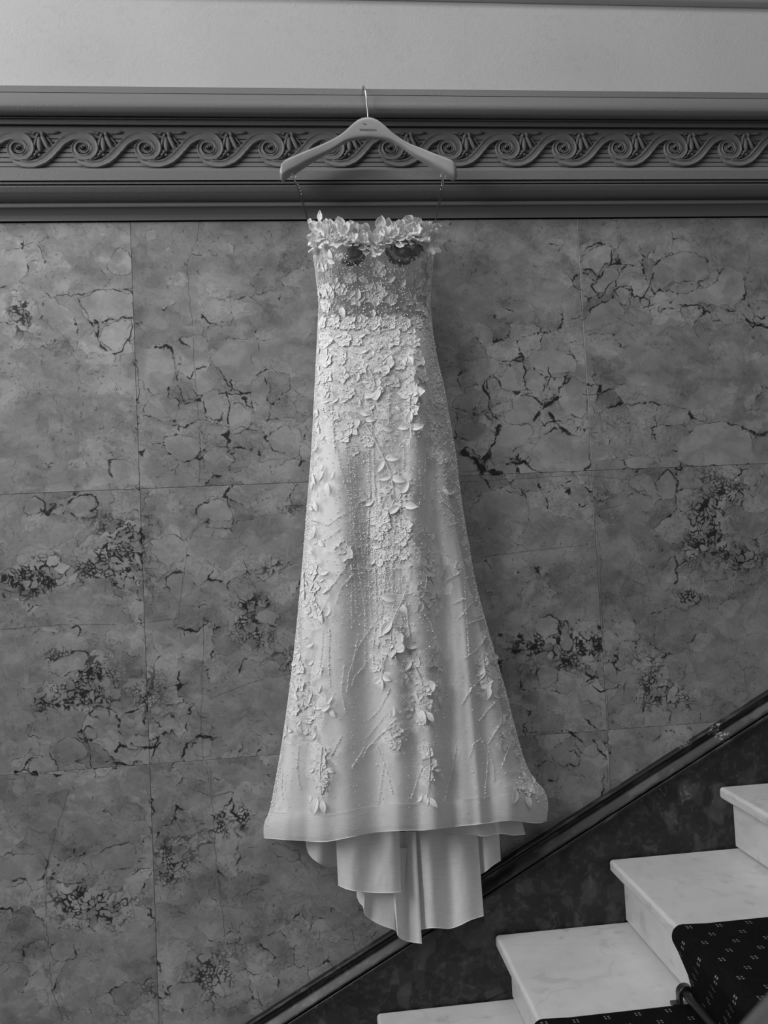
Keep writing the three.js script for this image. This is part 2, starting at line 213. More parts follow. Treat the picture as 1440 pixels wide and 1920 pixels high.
const CRACKS = [
  [[372, 416], [369, 450], [352, 486], [350, 510], [355, 560], [360, 610], [364, 640], [362, 670], [366, 720], [371, 790], [376, 840], [372, 905]], [[364, 990], [352, 1020], [346, 1065], [338, 1110], [334, 1160]], [[382, 1160], [380, 1240], [376, 1360], [380, 1424]], [[392, 1425], [398, 1520], [404, 1600], [412, 1680], [422, 1760]],
  [[0, 1181], [110, 1172], [240, 1171], [330, 1160]], [[395, 1310], [470, 1280], [548, 1262]], [[1105, 890], [1106, 930], [1114, 985], [1126, 1030], [1125, 1080], [1129, 1150], [1131, 1220]], [[900, 1045], [1000, 1032], [1100, 1022]], [[1100, 975], [1130, 955], [1180, 943]], [[1138, 1305], [1140, 1380], [1138, 1470]],
  [[130, 1480], [105, 1560], [88, 1620], [85, 1700], [92, 1800], [98, 1860], [118, 1915]], [[850, 905], [1090, 890], [1180, 900]],
];
const PX0 = -0.395, PW = 1.147, PTOP = 2.586, PROW = [2.586, 1.919, 1.250, 0.58, 0.0];
const mrand = rng(5);
function marblePanel(x0, y0, x1, y1, seedX, seedY) {
  const w = seedX > 16 && y1 < 1.3 ? 420 : 1100, h = Math.max(64, Math.round(w * (y1 - y0) / (x1 - x0))), f = new Float32Array(w * h), frag = new Uint8Array(w * h), plain = new Float32Array(w * h), pw = (x1 - x0) / w;
  for (let j = 0; j < h; j++) for (let i = 0; i < w; i++) {
    const X = x0 + (i + 0.5) * pw, Y = y0 + (j + 0.5) * pw;
    let den = 0, big = 0.4, bw = 0.25;
    for (const q of VEINS) { const dx = (X - q.x) / q.rx, dy = (Y - q.y) / q.ry, d = dx * dx + dy * dy; if (d < 3.2) { const e = Math.exp(-d * 1.1) * q.s; den += e; big += e * q.k; bw += e; } }
    big /= bw;
    const x = X + seedX, y = Y + seedY;
    const wx = x + 0.042 * (fbm(x * 13, y * 13, 4) - 0.5) + 0.020 * (fbm(x * 55, y * 55, 3) - 0.5), wy = y + 0.042 * (fbm(x * 13 + 40, y * 13 + 7, 4) - 0.5) + 0.020 * (fbm(x * 55 + 31, y * 55, 3) - 0.5);
    // ground: clouded tone, patches with an edge, pale chips
    let t = 0.240 + 0.02 * (fbm(wx * 3, wy * 5, 4) - 0.5) + 0.022 * (fbm(wx * 26, wy * 40, 3) - 0.5) + 0.034 * (vn(x * 330, y * 330) - 0.5);
    const po = fbm(wx * 9 + 70, wy * 14, 5) * 13, pf = Math.floor(po); t += 0.008 * (pf + sstep(0.44, 0.56, po - pf) - 6.5);
    const pq = fbm(wx * 30 + 20, wy * 40, 4) * 12, pg = Math.floor(pq); t += 0.010 * (pg + sstep(0.4, 0.6, pq - pg) - 6);
    let c0 = vor(wx * 8.5 + 4, wy * 11); const hair = sstep(0.020, 0.006, c0.f2 - c0.f1) * sstep(0.48, 0.56, fbm(x * 12 + 90, y * 12, 2)); t += 0.045 * (RT[c0.id] - 0.5) * sstep(0.0, 0.02, c0.f2 - c0.f1);
    c0 = vor(wx * 24 + 14, wy * 30); if (RT2[c0.id] > 0.55) t += 0.05 * (RT[c0.id] - 0.5) * sstep(0.06, 0.12, c0.f2 - c0.f1);
    const pt = fbm(wx * 6.5 + 3, wy * 10 + 12, 4); t += 0.022 * sstep(0.54, 0.548, pt) - 0.018 * sstep(0.435, 0.428, pt);
    const p2 = fbm(wx * 19 + 8, wy * 26 + 2, 3); t += 0.020 * sstep(0.585, 0.60, p2) - 0.020 * sstep(0.40, 0.388, p2);
    let v = vor(wx * 42 + 3, wy * 42); if (RT[v.id] > 0.84) t += (RT2[v.id] - 0.25) * 0.06 * sstep(0.36, 0.31, v.f1 + 0.12 * vn(x * 200, y * 200));
    v = vor(wx * 110, wy * 120); if (RT[v.id] > 0.86) t += (RT2[v.id] - 0.4) * 0.07 * sstep(0.4, 0.3, v.f1);
    // breccia: rounded pieces with dark matrix between them
    const nz = fbm(x * 20 + 5, y * 26, 4), on = sstep(0.26, 0.40, den * 1.05 + (nz - 0.5) * 2.0);
    let k = 0; v = vor(wx * 96, wy * 108); const eS = v.f2 - v.f1, iS = v.id, fr = RT[iS] > 0.42 ? sstep(0.16, 0.30, eS) : 0; frag[j * w + i] = 255 * fr;
    if (on > 0.01) {
      const lg = sstep(0.38, 0.62, big + (vn(x * 11, y * 11) - 0.5) * 0.5), thick = sstep(0.38, 0.76, fbm(x * 24 + 9, y * 30, 3) + 0.25 * (den - 0.6));
      v = vor(wx * 14, wy * 16); const eL = v.f2 - v.f1, iL = v.id;
      v = vor(wx * 40, wy * 46); const eM = v.f2 - v.f1, iM = v.id;
      const hl = 0.018 + 0.085 * thick * thick, hm = 0.060 + 0.20 * thick, seg = sstep(0.30, 0.40, fbm(x * 34 + 3, y * 34, 3));
      t += on * lg * (RT[iL] - 0.36) * 0.12;
      const sm = clamp(on * (1 - 0.75 * lg) * sstep(0.28, 0.42, fbm(x * 26 + 55, y * 30, 3) + 0.25 * (den - 0.5)));
      t += sm * (RT[iM] - 0.36) * 0.15 + sm * 0.4 * (RT[iS] - 0.5) * 0.08;
      k = on * Math.max(sstep(hl, hl * 0.6, eL) * seg * (0.45 + 0.55 * lg), sm * sstep(hm, hm * 0.62, eM) * sstep(0.33, 0.43, fbm(x * 60, y * 60, 2)), sm * sstep(0.10 + 0.36 * thick, 0.06 + 0.20 * thick, eS) * sstep(0.48, 0.58, fbm(x * 48 + 70, y * 48, 2)));
    }
    k *= 1 - 0.85 * fr * sstep(0.0, 0.5, on);
    v = vor(wx * 10, wy * 15); k = Math.max(k, 0.30 * sstep(0.016, 0.006, v.f2 - v.f1) * sstep(0.50, 0.58, fbm(x * 9 + 33, y * 9, 2)));
    // hairlines and pits
    k = Math.max(k, 0.42 * hair);
    const rd = Math.abs(fbm(wx * 9 + 2, wy * 17, 4) - 0.5); k = Math.max(k, 0.30 * sstep(0.004, 0.001, rd) * sstep(0.52, 0.6, fbm(x * 10 + 7, y * 10, 2)));
    k = Math.max(k, 0.5 * sstep(0.85, 0.92, vn(x * 210, y * 170)) * sstep(0.52, 0.62, fbm(x * 14 + 80, y * 14, 2)));
    plain[j * w + i] = t; t = mix(t, 0.014, clamp(k) * 0.95);
    f[j * w + i] = t;
  }
  for (const q of PIECES) {
    if (q.cx < x0 || q.cx > x1 || q.cy < y0 || q.cy > y1) continue;
    let ax = 9, bx = -9, ay = 9, by = -9; for (const p of q.out) { ax = Math.min(ax, p.x); bx = Math.max(bx, p.x); ay = Math.min(ay, p.y); by = Math.max(by, p.y); }
    for (let j = Math.max(0, Math.floor((ay - 0.006 - y0) / pw)); j < Math.min(h, (by + 0.006 - y0) / pw); j++) for (let i = Math.max(0, Math.floor((ax - 0.006 - x0) / pw)); i < Math.min(w, (bx + 0.006 - x0) / pw); i++) {
      const X = x0 + (i + 0.5) * pw, Y = y0 + (j + 0.5) * pw, x = X + 0.007 * (fbm(X * 120, Y * 120, 3) - 0.5) + 0.022 * (fbm(X * 34, Y * 34, 2) - 0.5), y = Y + 0.007 * (fbm(X * 120 + 9, Y * 120, 3) - 0.5) + 0.022 * (fbm(X * 34 + 70, Y * 34, 2) - 0.5); let ins = false, d2 = 1;
      for (let a = 0, b = q.out.length - 2; a < q.out.length - 1; b = a++) {
        const P = q.out[a], Q = q.out[b]; if ((P.y > y) !== (Q.y > y) && x < (Q.x - P.x) * (y - P.y) / (Q.y - P.y) + P.x) ins = !ins;
        const ex = Q.x - P.x, ey = Q.y - P.y, tt = clamp(((x - P.x) * ex + (y - P.y) * ey) / (ex * ex + ey * ey || 1)), gx = P.x + ex * tt - x, gy = P.y + ey * tt - y; d2 = Math.min(d2, gx * gx + gy * gy);
      }
      const d = Math.sqrt(d2), k = j * w + i;
      if (ins) { const n = fbm(X * 22 + q.cx * 50, Y * 26, 3); f[k] = mix(f[k], mix(plain[k], 0.24, 0.4) + 0.8 * q.tone + 0.03 * sstep(0.54, 0.56, n) - 0.02 * sstep(0.42, 0.40, n), 0.93); }
      const wd = 0.0001 + 0.0030 * Math.pow(sstep(0.36, 0.86, fbm(X * 26 + q.cy * 30, Y * 26, 2)), 1.5), on = sstep(0.38, 0.50, fbm(X * 34 + 60, Y * 34, 2));
      f[k] = mix(f[k], 0.016, 0.88 * on * sstep(wd + 0.0009, wd, ins ? d * 1.8 : d * 0.8) * (ins ? 1 : 1 - 0.6 * frag[k] / 255));
    }
  }
  const stamp = (px, py, rad, dark) => {
    const p = at(px, py), cx = (p.x - x0) / pw, cy = (p.y - y0) / pw; if (cx < -20 || cy < -20 || cx > w + 20 || cy > h + 20) return;
    const R = rad / pw, n = Math.ceil(R + 1);
    for (let j = Math.max(0, Math.floor(cy - n)); j <= Math.min(h - 1, cy + n); j++) for (let i = Math.max(0, Math.floor(cx - n)); i <= Math.min(w - 1, cx + n); i++) {
      const d = Math.hypot(i - cx, j - cy), k = j * w + i, a = clamp(R + 0.5 - d) * dark * (R > 1.5 ? 1 - 0.8 * frag[k] / 255 : 1); if (a > 0) f[k] = Math.min(f[k], mix(f[k], 0.022, a));
    }
  };
  for (const [wd, ...pts] of SEAMS) for (let s = 0; s < pts.length - 1; s++) {
    const L = Math.hypot(pts[s + 1][0] - pts[s][0], pts[s + 1][1] - pts[s][1]), n = Math.ceil(L * 1.6);
    for (let q = 0; q <= n; q++) {
      const a = q / n, px = mix(pts[s][0], pts[s + 1][0], a), py = mix(pts[s][1], pts[s + 1][1], a), jx = 10 * (fbm(px / 12, py / 12, 3) - 0.5), jy = 10 * (fbm(px / 12 + 50, py / 12, 3) - 0.5), r = wd * 0.00038 * (0.25 + 1.1 * sstep(0.25, 0.8, vn(px / 11 + 20, py / 11)) + 0.3 * (vn(px / 2, py / 2) - 0.5));
      stamp(px + jx, py + jy, Math.max(0.0004, r), 0.85); if (wd > 4 && q % 3 === 0) stamp(px + jx + 14 * (vn(px, py) - 0.5), py + jy + 14 * (vn(px + 9, py) - 0.5), r * 0.6, 0.7);
    }
  }
  for (const pts of CRACKS) for (let s = 0; s < pts.length - 1; s++) {
    const L = Math.hypot(pts[s + 1][0] - pts[s][0], pts[s + 1][1] - pts[s][1]), n = Math.ceil(L * 1.6);
    for (let q = 0; q <= n; q++) { const a = q / n, px = mix(pts[s][0], pts[s + 1][0], a), py = mix(pts[s][1], pts[s + 1][1], a); stamp(px + 5 * (fbm(px / 7, py / 11, 3) - 0.5), py, 0.00046, 0.9 * sstep(0.08, 0.3, vn(px / 15, py / 15))); }
  }
  return greyTex(w, h, (i, j) => f[j * w + i], { srgb: true });
}
const wallBack = struct('wall_back', null, null, 'stair wall of grey brecciated marble slabs below rough pale plaster', 'wall');
part('wall_core', box(LX1 - LX0, ROOM.y1 - ROOM.y0, 0.2, (LX0 + LX1) / 2, (ROOM.y0 + ROOM.y1) / 2, -0.125), M.room, wallBack);
{
  const g = new THREE.PlaneGeometry(LX1 - LX0, ROOM.y1 - 2.90, 1, 1); g.translate((LX0 + LX1) / 2, (ROOM.y1 + 2.90) / 2, 0);
  const uv = g.attributes.uv, p = g.attributes.position; for (let i = 0; i < uv.count; i++) uv.setXY(i, p.getX(i), p.getY(i));
  const m = part('plaster_face', g, M.plaster, wallBack); m.userData.label = 'rough pale plaster above the moulding';
  function slab(w, h, d, b) {
    const pts = [[-w / 2, -h / 2, 0], [w / 2, -h / 2, 0], [w / 2, h / 2, 0], [-w / 2, h / 2, 0]], inn = pts.map(([x, y]) => [x - Math.sign(x) * b, y - Math.sign(y) * b, d]), mid = pts.map(([x, y]) => [x, y, d - b]);
    const P = [], U = [], quad = (a, b2, c, e) => { for (const q of [a, b2, c, a, c, e]) { P.push(...q); U.push(q[0] / w + 0.5, q[1] / h + 0.5); } };
    quad(...inn); for (let i = 0; i < 4; i++) { const k = (i + 1) % 4; quad(mid[i], mid[k], inn[k], inn[i]); quad(pts[i], pts[k], mid[k], mid[i]); }
    const g2 = new THREE.BufferGeometry(); g2.setAttribute('position', new THREE.Float32BufferAttribute(P, 3)); g2.setAttribute('uv', new THREE.Float32BufferAttribute(U, 2)); g2.computeVertexNormals(); return g2;
  }
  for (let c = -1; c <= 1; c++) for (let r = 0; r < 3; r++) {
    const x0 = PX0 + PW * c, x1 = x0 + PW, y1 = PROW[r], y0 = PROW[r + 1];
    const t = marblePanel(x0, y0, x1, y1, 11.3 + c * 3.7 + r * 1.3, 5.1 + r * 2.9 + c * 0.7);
    const falloffTone = [[1.28, 1.12, 1.14], [1.12, 1.10, 1.14], [1.02, 0.95, 1.02]][c + 1][r];   // slab tones stepped darker to the right, painting in the light falloff
    const mm = new THREE.MeshPhysicalMaterial({ map: t, roughness: 0.34, color: G(falloffTone) });
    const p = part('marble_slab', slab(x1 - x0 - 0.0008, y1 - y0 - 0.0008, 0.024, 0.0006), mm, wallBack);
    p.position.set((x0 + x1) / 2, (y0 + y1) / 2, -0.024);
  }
  // plain far slabs beyond the frame
  const far = greyTex(256, 256, (i, j) => 0.29 + 0.12 * (fbm(i / 30, j / 20, 4) - 0.5), { srgb: true }), fm = grey(1, 0.34, { map: far });
  for (const [a, b] of [[LX0, PX0 - PW], [PX0 + 2 * PW, LX1]]) for (let r = 0; r < 3; r++) { const p = part('marble_slab', slab(b - a - 0.001, PROW[r] - PROW[r + 1] - 0.001, 0.024, 0.001), fm, wallBack); p.position.set((a + b) / 2, (PROW[r] + PROW[r + 1]) / 2, -0.024); }
  part('wall_base', box(LX1 - LX0, PROW[3] - ROOM.y0, 0.02, (LX0 + LX1) / 2, (PROW[3] + ROOM.y0) / 2, -0.012), M.room, wallBack);
}

// ---------------------------------------------------------------- moulded band with running scrolls
const trim = struct('trim_1', null, null, 'painted wall moulding with a frieze of running wave scrolls and husk flowers', 'moulding');
{
  const Y = (py, z) => at(50, py, z).y;
  const sweepX = (prof, name, label) => { const g = sweepStraight(prof.map(([py, z]) => [-Y(py, z), z]), V3(LX0, 0, 0), V3(LX1, 0, 0), V3(0, -1, 0), 0.45); const m = part(name, g, M.cornice, trim); if (label) m.userData.label = label; };
  const top = [[160.5, -0.01], [160.5, 0.052], [172.5, 0.054], [173, 0.051], [174, 0.055]];
  for (let i = 1; i <= 16; i++) { const a = i / 16 * Math.PI; top.push([174 + 43 * (1 - Math.cos(a)) / 2, 0.055 + 0.037 * Math.sin(a) * (1 - 0.1 * i / 16)]); }
  top.push([217.5, 0.053], [220, 0.056], [221.5, 0.056], [221.6, 0.048], [232.5, 0.047], [233.4, 0.034], [236, 0.030]);
  sweepX(top, 'top_moulding', 'rounded torus and fillets along the top');
  const fr = [[235.5, 0.030]]; // frieze ground with its horizontal reeds
  for (const [a, b] of [[236, 260], [261, 267.3], [268.3, 276.6], [277.6, 286], [287, 295], [296, 304], [305, 312.6]]) fr.push([a, 0.0315], [a + 0.9, 0.0345], [b - 0.9, 0.0345], [b, 0.0315]);
  fr.push([314, 0.0345], [315.5, 0.0365], [320, 0.062], [320.6, 0.0635], [338.4, 0.0635], [339, 0.053], [341, 0.053], [341.3, 0.0585], [345.3, 0.0585], [346, 0.049], [348, 0.049]);
  sweepX(fr, 'frieze_ground', 'flat frieze ground cut with horizontal grooves');
  const lo = [[347.5, 0.047]];
  for (let i = 0; i <= 12; i++) { const a = i / 12; lo.push([348.5 + 31.5 * a, 0.0585 - 0.037 * Math.pow(a, 1.6)]); }
  lo.push([380.6, 0.019], [382, 0.024], [383, 0.0315], [385.5, 0.0345], [388.5, 0.0330], [390.3, 0.028], [391, 0.023], [392.5, 0.021]);
  for (let i = 1; i <= 8; i++) { const a = i / 8; lo.push([392.5 + 20.5 * a, 0.021 - 0.014 * Math.sin(a * Math.PI / 2)]); }
  lo.push([413.2, 0.0072], [414.6, 0.0072], [414.9, -0.004], [416.8, -0.008]);
  sweepX(lo, 'lower_moulding', 'dark ovolo, bead and cove below the frieze');

  // one wave: a ribbon that rises from the trough, crests and curls into a spiral (unit = one repeat of 582)
  const P = [[-672, 52, 6], [-652, 92, 14], [-610, 128, 24], [-555, 152, 31], [-490, 160, 34], [-420, 150, 37], [-350, 115, 40], [-290, 62, 41], [-235, -2, 41], [-175, -62, 41], [-105, -102, 42], [-20, -116, 43], [55, -92, 44], [98, -35, 43], [104, 25, 39], [70, 78, 35], [5, 97, 31], [-52, 76, 27], [-82, 25, 24], [-74, -28, 21], [-38, -60, 19], [8, -60, 18], [42, -34, 17], [50, 4, 16], [32, 36, 15], [-2, 42, 14], [-28, 24, 13], [-32, -4, 12], [-14, -24, 11], [8, -20, 10], [16, -2, 9]];
  const c1 = at(33, 274.6, 0.045), c2 = at(1367.5, 274.6, 0.045), PER = (c2.x - c1.x) / 12, U = PER / 582;
  const curve = new THREE.CatmullRomCurve3(P.map(([x, y, w]) => V3(x * U, -y * U, w * U)), false, 'centripetal');
  const ns = 130, cs = curve.getPoints(ns);
  const sec = [[-1, -0.25], [-1, 0.45], [-0.93, 0.86], [-0.78, 1], [-0.6, 0.92], [-0.45, 0.74], [-0.1, 0.72], [0.0, 0.74], [0.1, 0.72], [0.45, 0.72], [0.6, 0.92], [0.78, 1], [0.93, 0.86], [1, 0.45], [1, -0.25]];
  const scrollGeo = grid(sec.length - 1, ns, (u, v) => {
    const i = Math.round(v * ns), p = cs[i], a = cs[Math.max(0, i - 1)], b = cs[Math.min(ns, i + 1)], dx = b.x - a.x, dy = b.y - a.y, l = Math.hypot(dx, dy) || 1, nx = -dy / l, ny = dx / l;
    const [s, hh] = sec[Math.round(u * (sec.length - 1))], H = 0.0100 * sstep(0, 0.10, v) * (0.88 + 0.32 * sstep(0.4, 0.95, v)) * (0.55 + 0.45 * clamp(p.z / (34 * U)));
    return [p.x + nx * s * p.z, p.y + ny * s * p.z, 0.0342 + hh * H + 0];
  });
  const crGeo = toCreasedNormals(scrollGeo, 0.9);
  const eye = new THREE.SphereGeometry(1, 12, 8); eye.scale(15 * U, 15 * U, 0.008); eye.translate(-2 * U, 2 * U, 0.040);
  const strip = g => { const q = g.index ? g.toNonIndexed() : g; for (const k of Object.keys(q.attributes)) if (!['position', 'normal', 'uv'].includes(k)) q.deleteAttribute(k); return q; };
  const scroll = mergeGeometries([strip(crGeo), strip(eye)]);
  // husk flower between the waves
  const blob = (x, y, rx, ry, rot, z, rz) => { const g = new THREE.SphereGeometry(1, 12, 8); g.scale(rx * 1.15 * U, ry * U, rz * 0.72); g.rotateZ(rot * D2R); g.translate(x * U, -y * U, z); return strip(g); };
  const husk = mergeGeometries([
    blob(-392, -38, 24, 78, 2, 0.036, 0.012), blob(-425, -60, 16, 62, -18, 0.036, 0.010), blob(-345, -62, 22, 88, 24, 0.036, 0.011), blob(-318, -20, 11, 86, 33, 0.035, 0.008),
    blob(-405, -118, 17, 26, -10, 0.037, 0.011), blob(-362, -128, 20, 30, 15, 0.037, 0.012), blob(-480, -150, 42, 15, -10, 0.035, 0.009), blob(-438, -142, 24, 12, 20, 0.036, 0.008), blob(-258, -152, 44, 16, 8, 0.035, 0.009), blob(-300, -146, 20, 12, 0, 0.035, 0.007),
    blob(-410, 42, 20, 14, 0, 0.037, 0.011), blob(-430, 64, 24, 15, 35, 0.036, 0.010), blob(-395, 70, 16, 12, -20, 0.036, 0.010), blob(-462, 100, 34, 8, 30, 0.036, 0.009), blob(-502, 118, 44, 6, 16, 0.037, 0.008), blob(-300, -70, 8, 60, 38, 0.035, 0.007)]);
  for (let k = -5; k <= 20; k++) {
    const x = c1.x + PER * k, y = mix(c1.y, c2.y, clamp(k / 12)) - 0.0004; if (x - 0.2 < LX0 + 0.05 || x + 0.1 > LX1) continue;
    const s = part('wave_scroll', scroll, M.cornice, trim); s.position.set(x, y, 0);
    const h = part('husk_flower', husk, M.cornice, trim); h.position.set(x, y, 0);
  }
}
{ // second moulding above, its darker grey painted in for the shaded soffit
  const yb = 3.168, prof = [[0, 0], [0, 0.004], [-0.006, 0.012], [-0.014, 0.016], [-0.03, 0.018], [-0.05, 0.026], [-0.06, 0.03], [-0.08, 0.03], [-0.085, 0.0]];
  struct('trim_2', sweepStraight(prof, V3(LX0, yb, 0), V3(LX1, yb, 0), V3(0, -1, 0)), grey(0.34, 0.7), 'moulding running above the pale wall band, its grey darkened to stand for shade', 'moulding');
}

// ---------------------------------------------------------------- stairs
const RISE = 0.157, GO = 0.302, NX0 = 0.124, TY0 = 0.620, SZ0 = 0.018, SZ1 = 1.62;
const whiteMarble = greyTex(1024, 1024, (i, j) => tile((a, b) => {
  const x = a / 1024, y = b / 1024, w = fbm(x * 5, y * 5, 4);
  let t = 0.64 + 0.12 * (fbm(x * 6 + w, y * 9, 4) - 0.5) + 0.08 * (fbm(x * 40, y * 40, 3) - 0.5);
  const q = Math.abs(fbm(x * 4 + 3 + w, y * 7 + w, 4) - 0.5); t -= 0.10 * sstep(0.03, 0.0, q) * vn(x * 9, y * 9); t -= 0.10 * sstep(0.68, 0.85, fbm(x * 30 + 9, y * 26, 3)); return t;
}, i, j, 1024, 1024), { srgb: true, repeat: [1 / 0.9, 1 / 0.9] });
M.white = new THREE.MeshStandardMaterial({ map: whiteMarble, roughness: 0.38 });
const stairs = struct('staircase', null, null, 'straight flight of white marble steps climbing along the wall', 'stairs');
for (let k = -3; k <= 9; k++) {
  const x = NX0 + GO * k, y = TY0 + RISE * k, last = k === 9;
  part('tread', rbox(GO + 0.055, 0.030, SZ1 - SZ0, x + (GO + 0.055) / 2, y - 0.015, (SZ0 + SZ1) / 2, 0.009, 4), M.white, stairs);
  part('riser', rbox(0.024, RISE - 0.0335, SZ1 - SZ0 - 0.02, x + 0.036 + 0.012, y - 0.030 - (RISE - 0.0335) / 2, (SZ0 + SZ1 - 0.02) / 2, 0.001, 1), M.white, stairs);
}
{ // solid body under the steps
  const sh = new THREE.Shape(); const k0 = -3, k1 = 9, xs = NX0 + GO * k0 + 0.07, off = -0.034;
  sh.moveTo(xs, ROOM.y0);
  for (let k = k0; k <= k1; k++) { const x = NX0 + GO * k + 0.075, y = TY0 + RISE * k + off; sh.lineTo(x, y); sh.lineTo(x + GO, y); }
  sh.lineTo(NX0 + GO * (k1 + 1) + 0.06, ROOM.y0);
  const g = new THREE.ExtrudeGeometry(sh, { depth: SZ1 - SZ0 - 0.02, bevelEnabled: false }); g.translate(0, 0, SZ0 + 0.001); part('stair_body', g, M.room, stairs);
}
// dark stone skirting that follows the flight, with its moulded capping
const darkMarble = greyTex(2048, 1024, (i, j) => {
  const x = i / 1024 * 1.5, y = j / 1024 * 1.5, wx = x + 0.06 * (fbm(x * 9, y * 9, 3) - 0.5), wy = y + 0.06 * (fbm(x * 9 + 5, y * 9, 3) - 0.5);
  let t = 0.010 + 0.010 * fbm(wx * 9, wy * 9, 4) + 0.038 * sstep(0.46, 0.60, fbm(wx * 26 + 9, wy * 26, 5)) * sstep(0.36, 0.56, fbm(x * 7, y * 7, 3)) + 0.02 * sstep(0.55, 0.7, fbm(x * 90, y * 90, 3));
  const v = vor(wx * 22, wy * 22); t *= 0.45 + 0.9 * RT[v.id]; const e = v.f2 - v.f1, q = Math.abs(fbm(wx * 10 + 4, wy * 10, 5) - 0.5);
  t += 0.010 * sstep(0.07, 0.0, e) * sstep(0.5, 0.66, fbm(x * 9 + 3, y * 9, 3)); t += 0.10 * sstep(0.008, 0.0, q) * sstep(0.56, 0.66, fbm(x * 9 + 43, y * 9, 3)); return t;
}, { srgb: true, repeat: [1 / 3, 1 / 1.5] });
M.dark = new THREE.MeshStandardMaterial({ map: darkMarble, roughness: 0.33, side: THREE.DoubleSide });
{
  const a = at(470, 1920, 0.02), b = at(1440, 1300, 0.02), dir = b.clone().sub(a).setZ(0).normalize(), sl = dir.y / dir.x;
  const P0 = a.clone().addScaledVector(dir, -1.55), P1 = a.clone().addScaledVector(dir, 3.4); P0.z = P1.z = 0;
  const skirt = struct('baseboard_back', null, null, 'black veined marble skirting with moulded capping sloping up beside the steps', 'baseboard');
  const sh = new THREE.Shape(), top = x => a.y + (x - a.x) * sl - 0.045;
  sh.moveTo(P0.x, top(P0.x)); sh.lineTo(P1.x, top(P1.x)); sh.lineTo(P1.x, top(P1.x) - 0.72); sh.lineTo(P0.x + 0.3, ROOM.y0); sh.lineTo(P0.x, ROOM.y0);
  const g = new THREE.ExtrudeGeometry(sh, { depth: 0.0165, bevelEnabled: false });
  const cut = part('skirting_slab', boxUV(g), M.dark, skirt); cut.userData.label = 'black marble slab with pale veins';
  const n = V3(dir.y, -dir.x, 0);
  const prof = [[0, -0.002], [0, 0.016], [0.0015, 0.0185], [0.0045, 0.0185], [0.006, 0.016], [0.0065, 0.0125], ...arc(0.016, 0.021, 0.0095, 0.0105, 190, 300, 7), [0.0245, 0.0155], [0.031, 0.0235], [0.036, 0.0275], [0.0395, 0.0275], [0.0405, 0.0205], [0.0445, 0.0195], [0.0448, 0.0250], [0.0462, 0.0268], [0.0505, 0.0268], [0.0522, 0.0255], [0.0530, 0.0165]];
  const len = P0.distanceTo(P1), chip = [[1345, 1384, 1], [1352, 1372, .8], [1362, 1392, .9], [1290, 1403, .4], [1300, 1345, .4]].map(([x, y, s]) => { const q = at(x, y, 0.024); return [q.clone().sub(P0).dot(dir), q.clone().sub(P0).dot(n) * 1.55, s]; });
  const capTex = greyTex(2048, 64, (i, j) => {
    const x = i / 2048 * len, y = j / 64 * 0.11; let t = 0.014 + 0.05 * sstep(0.5, 0.75, fbm(x * 22, y * 60, 4)) + 0.05 * sstep(0.62, 0.75, fbm(x * 90 + 8, y * 130, 3)) * sstep(0.45, 0.6, vn(x * 5, 3));
    for (const [cx, cy, s] of chip) { const d = Math.hypot(x - cx, (y - cy) * 0.7); if (d < 0.03) t += 0.5 * s * sstep(0.022, 0.008, d) * sstep(0.55, 0.62, fbm(x * 260, y * 260, 3)); } return t;
  }, { srgb: true, repeat: [1 / len, 1 / 0.11] });
  const mg = sweepStraight(prof, P0, P1, n, 0.5), mm = part('capping', mg, new THREE.MeshStandardMaterial({ map: capTex, roughness: 0.45, side: THREE.DoubleSide }), skirt); mm.userData.label = 'dark moulded capping with grooves';
}

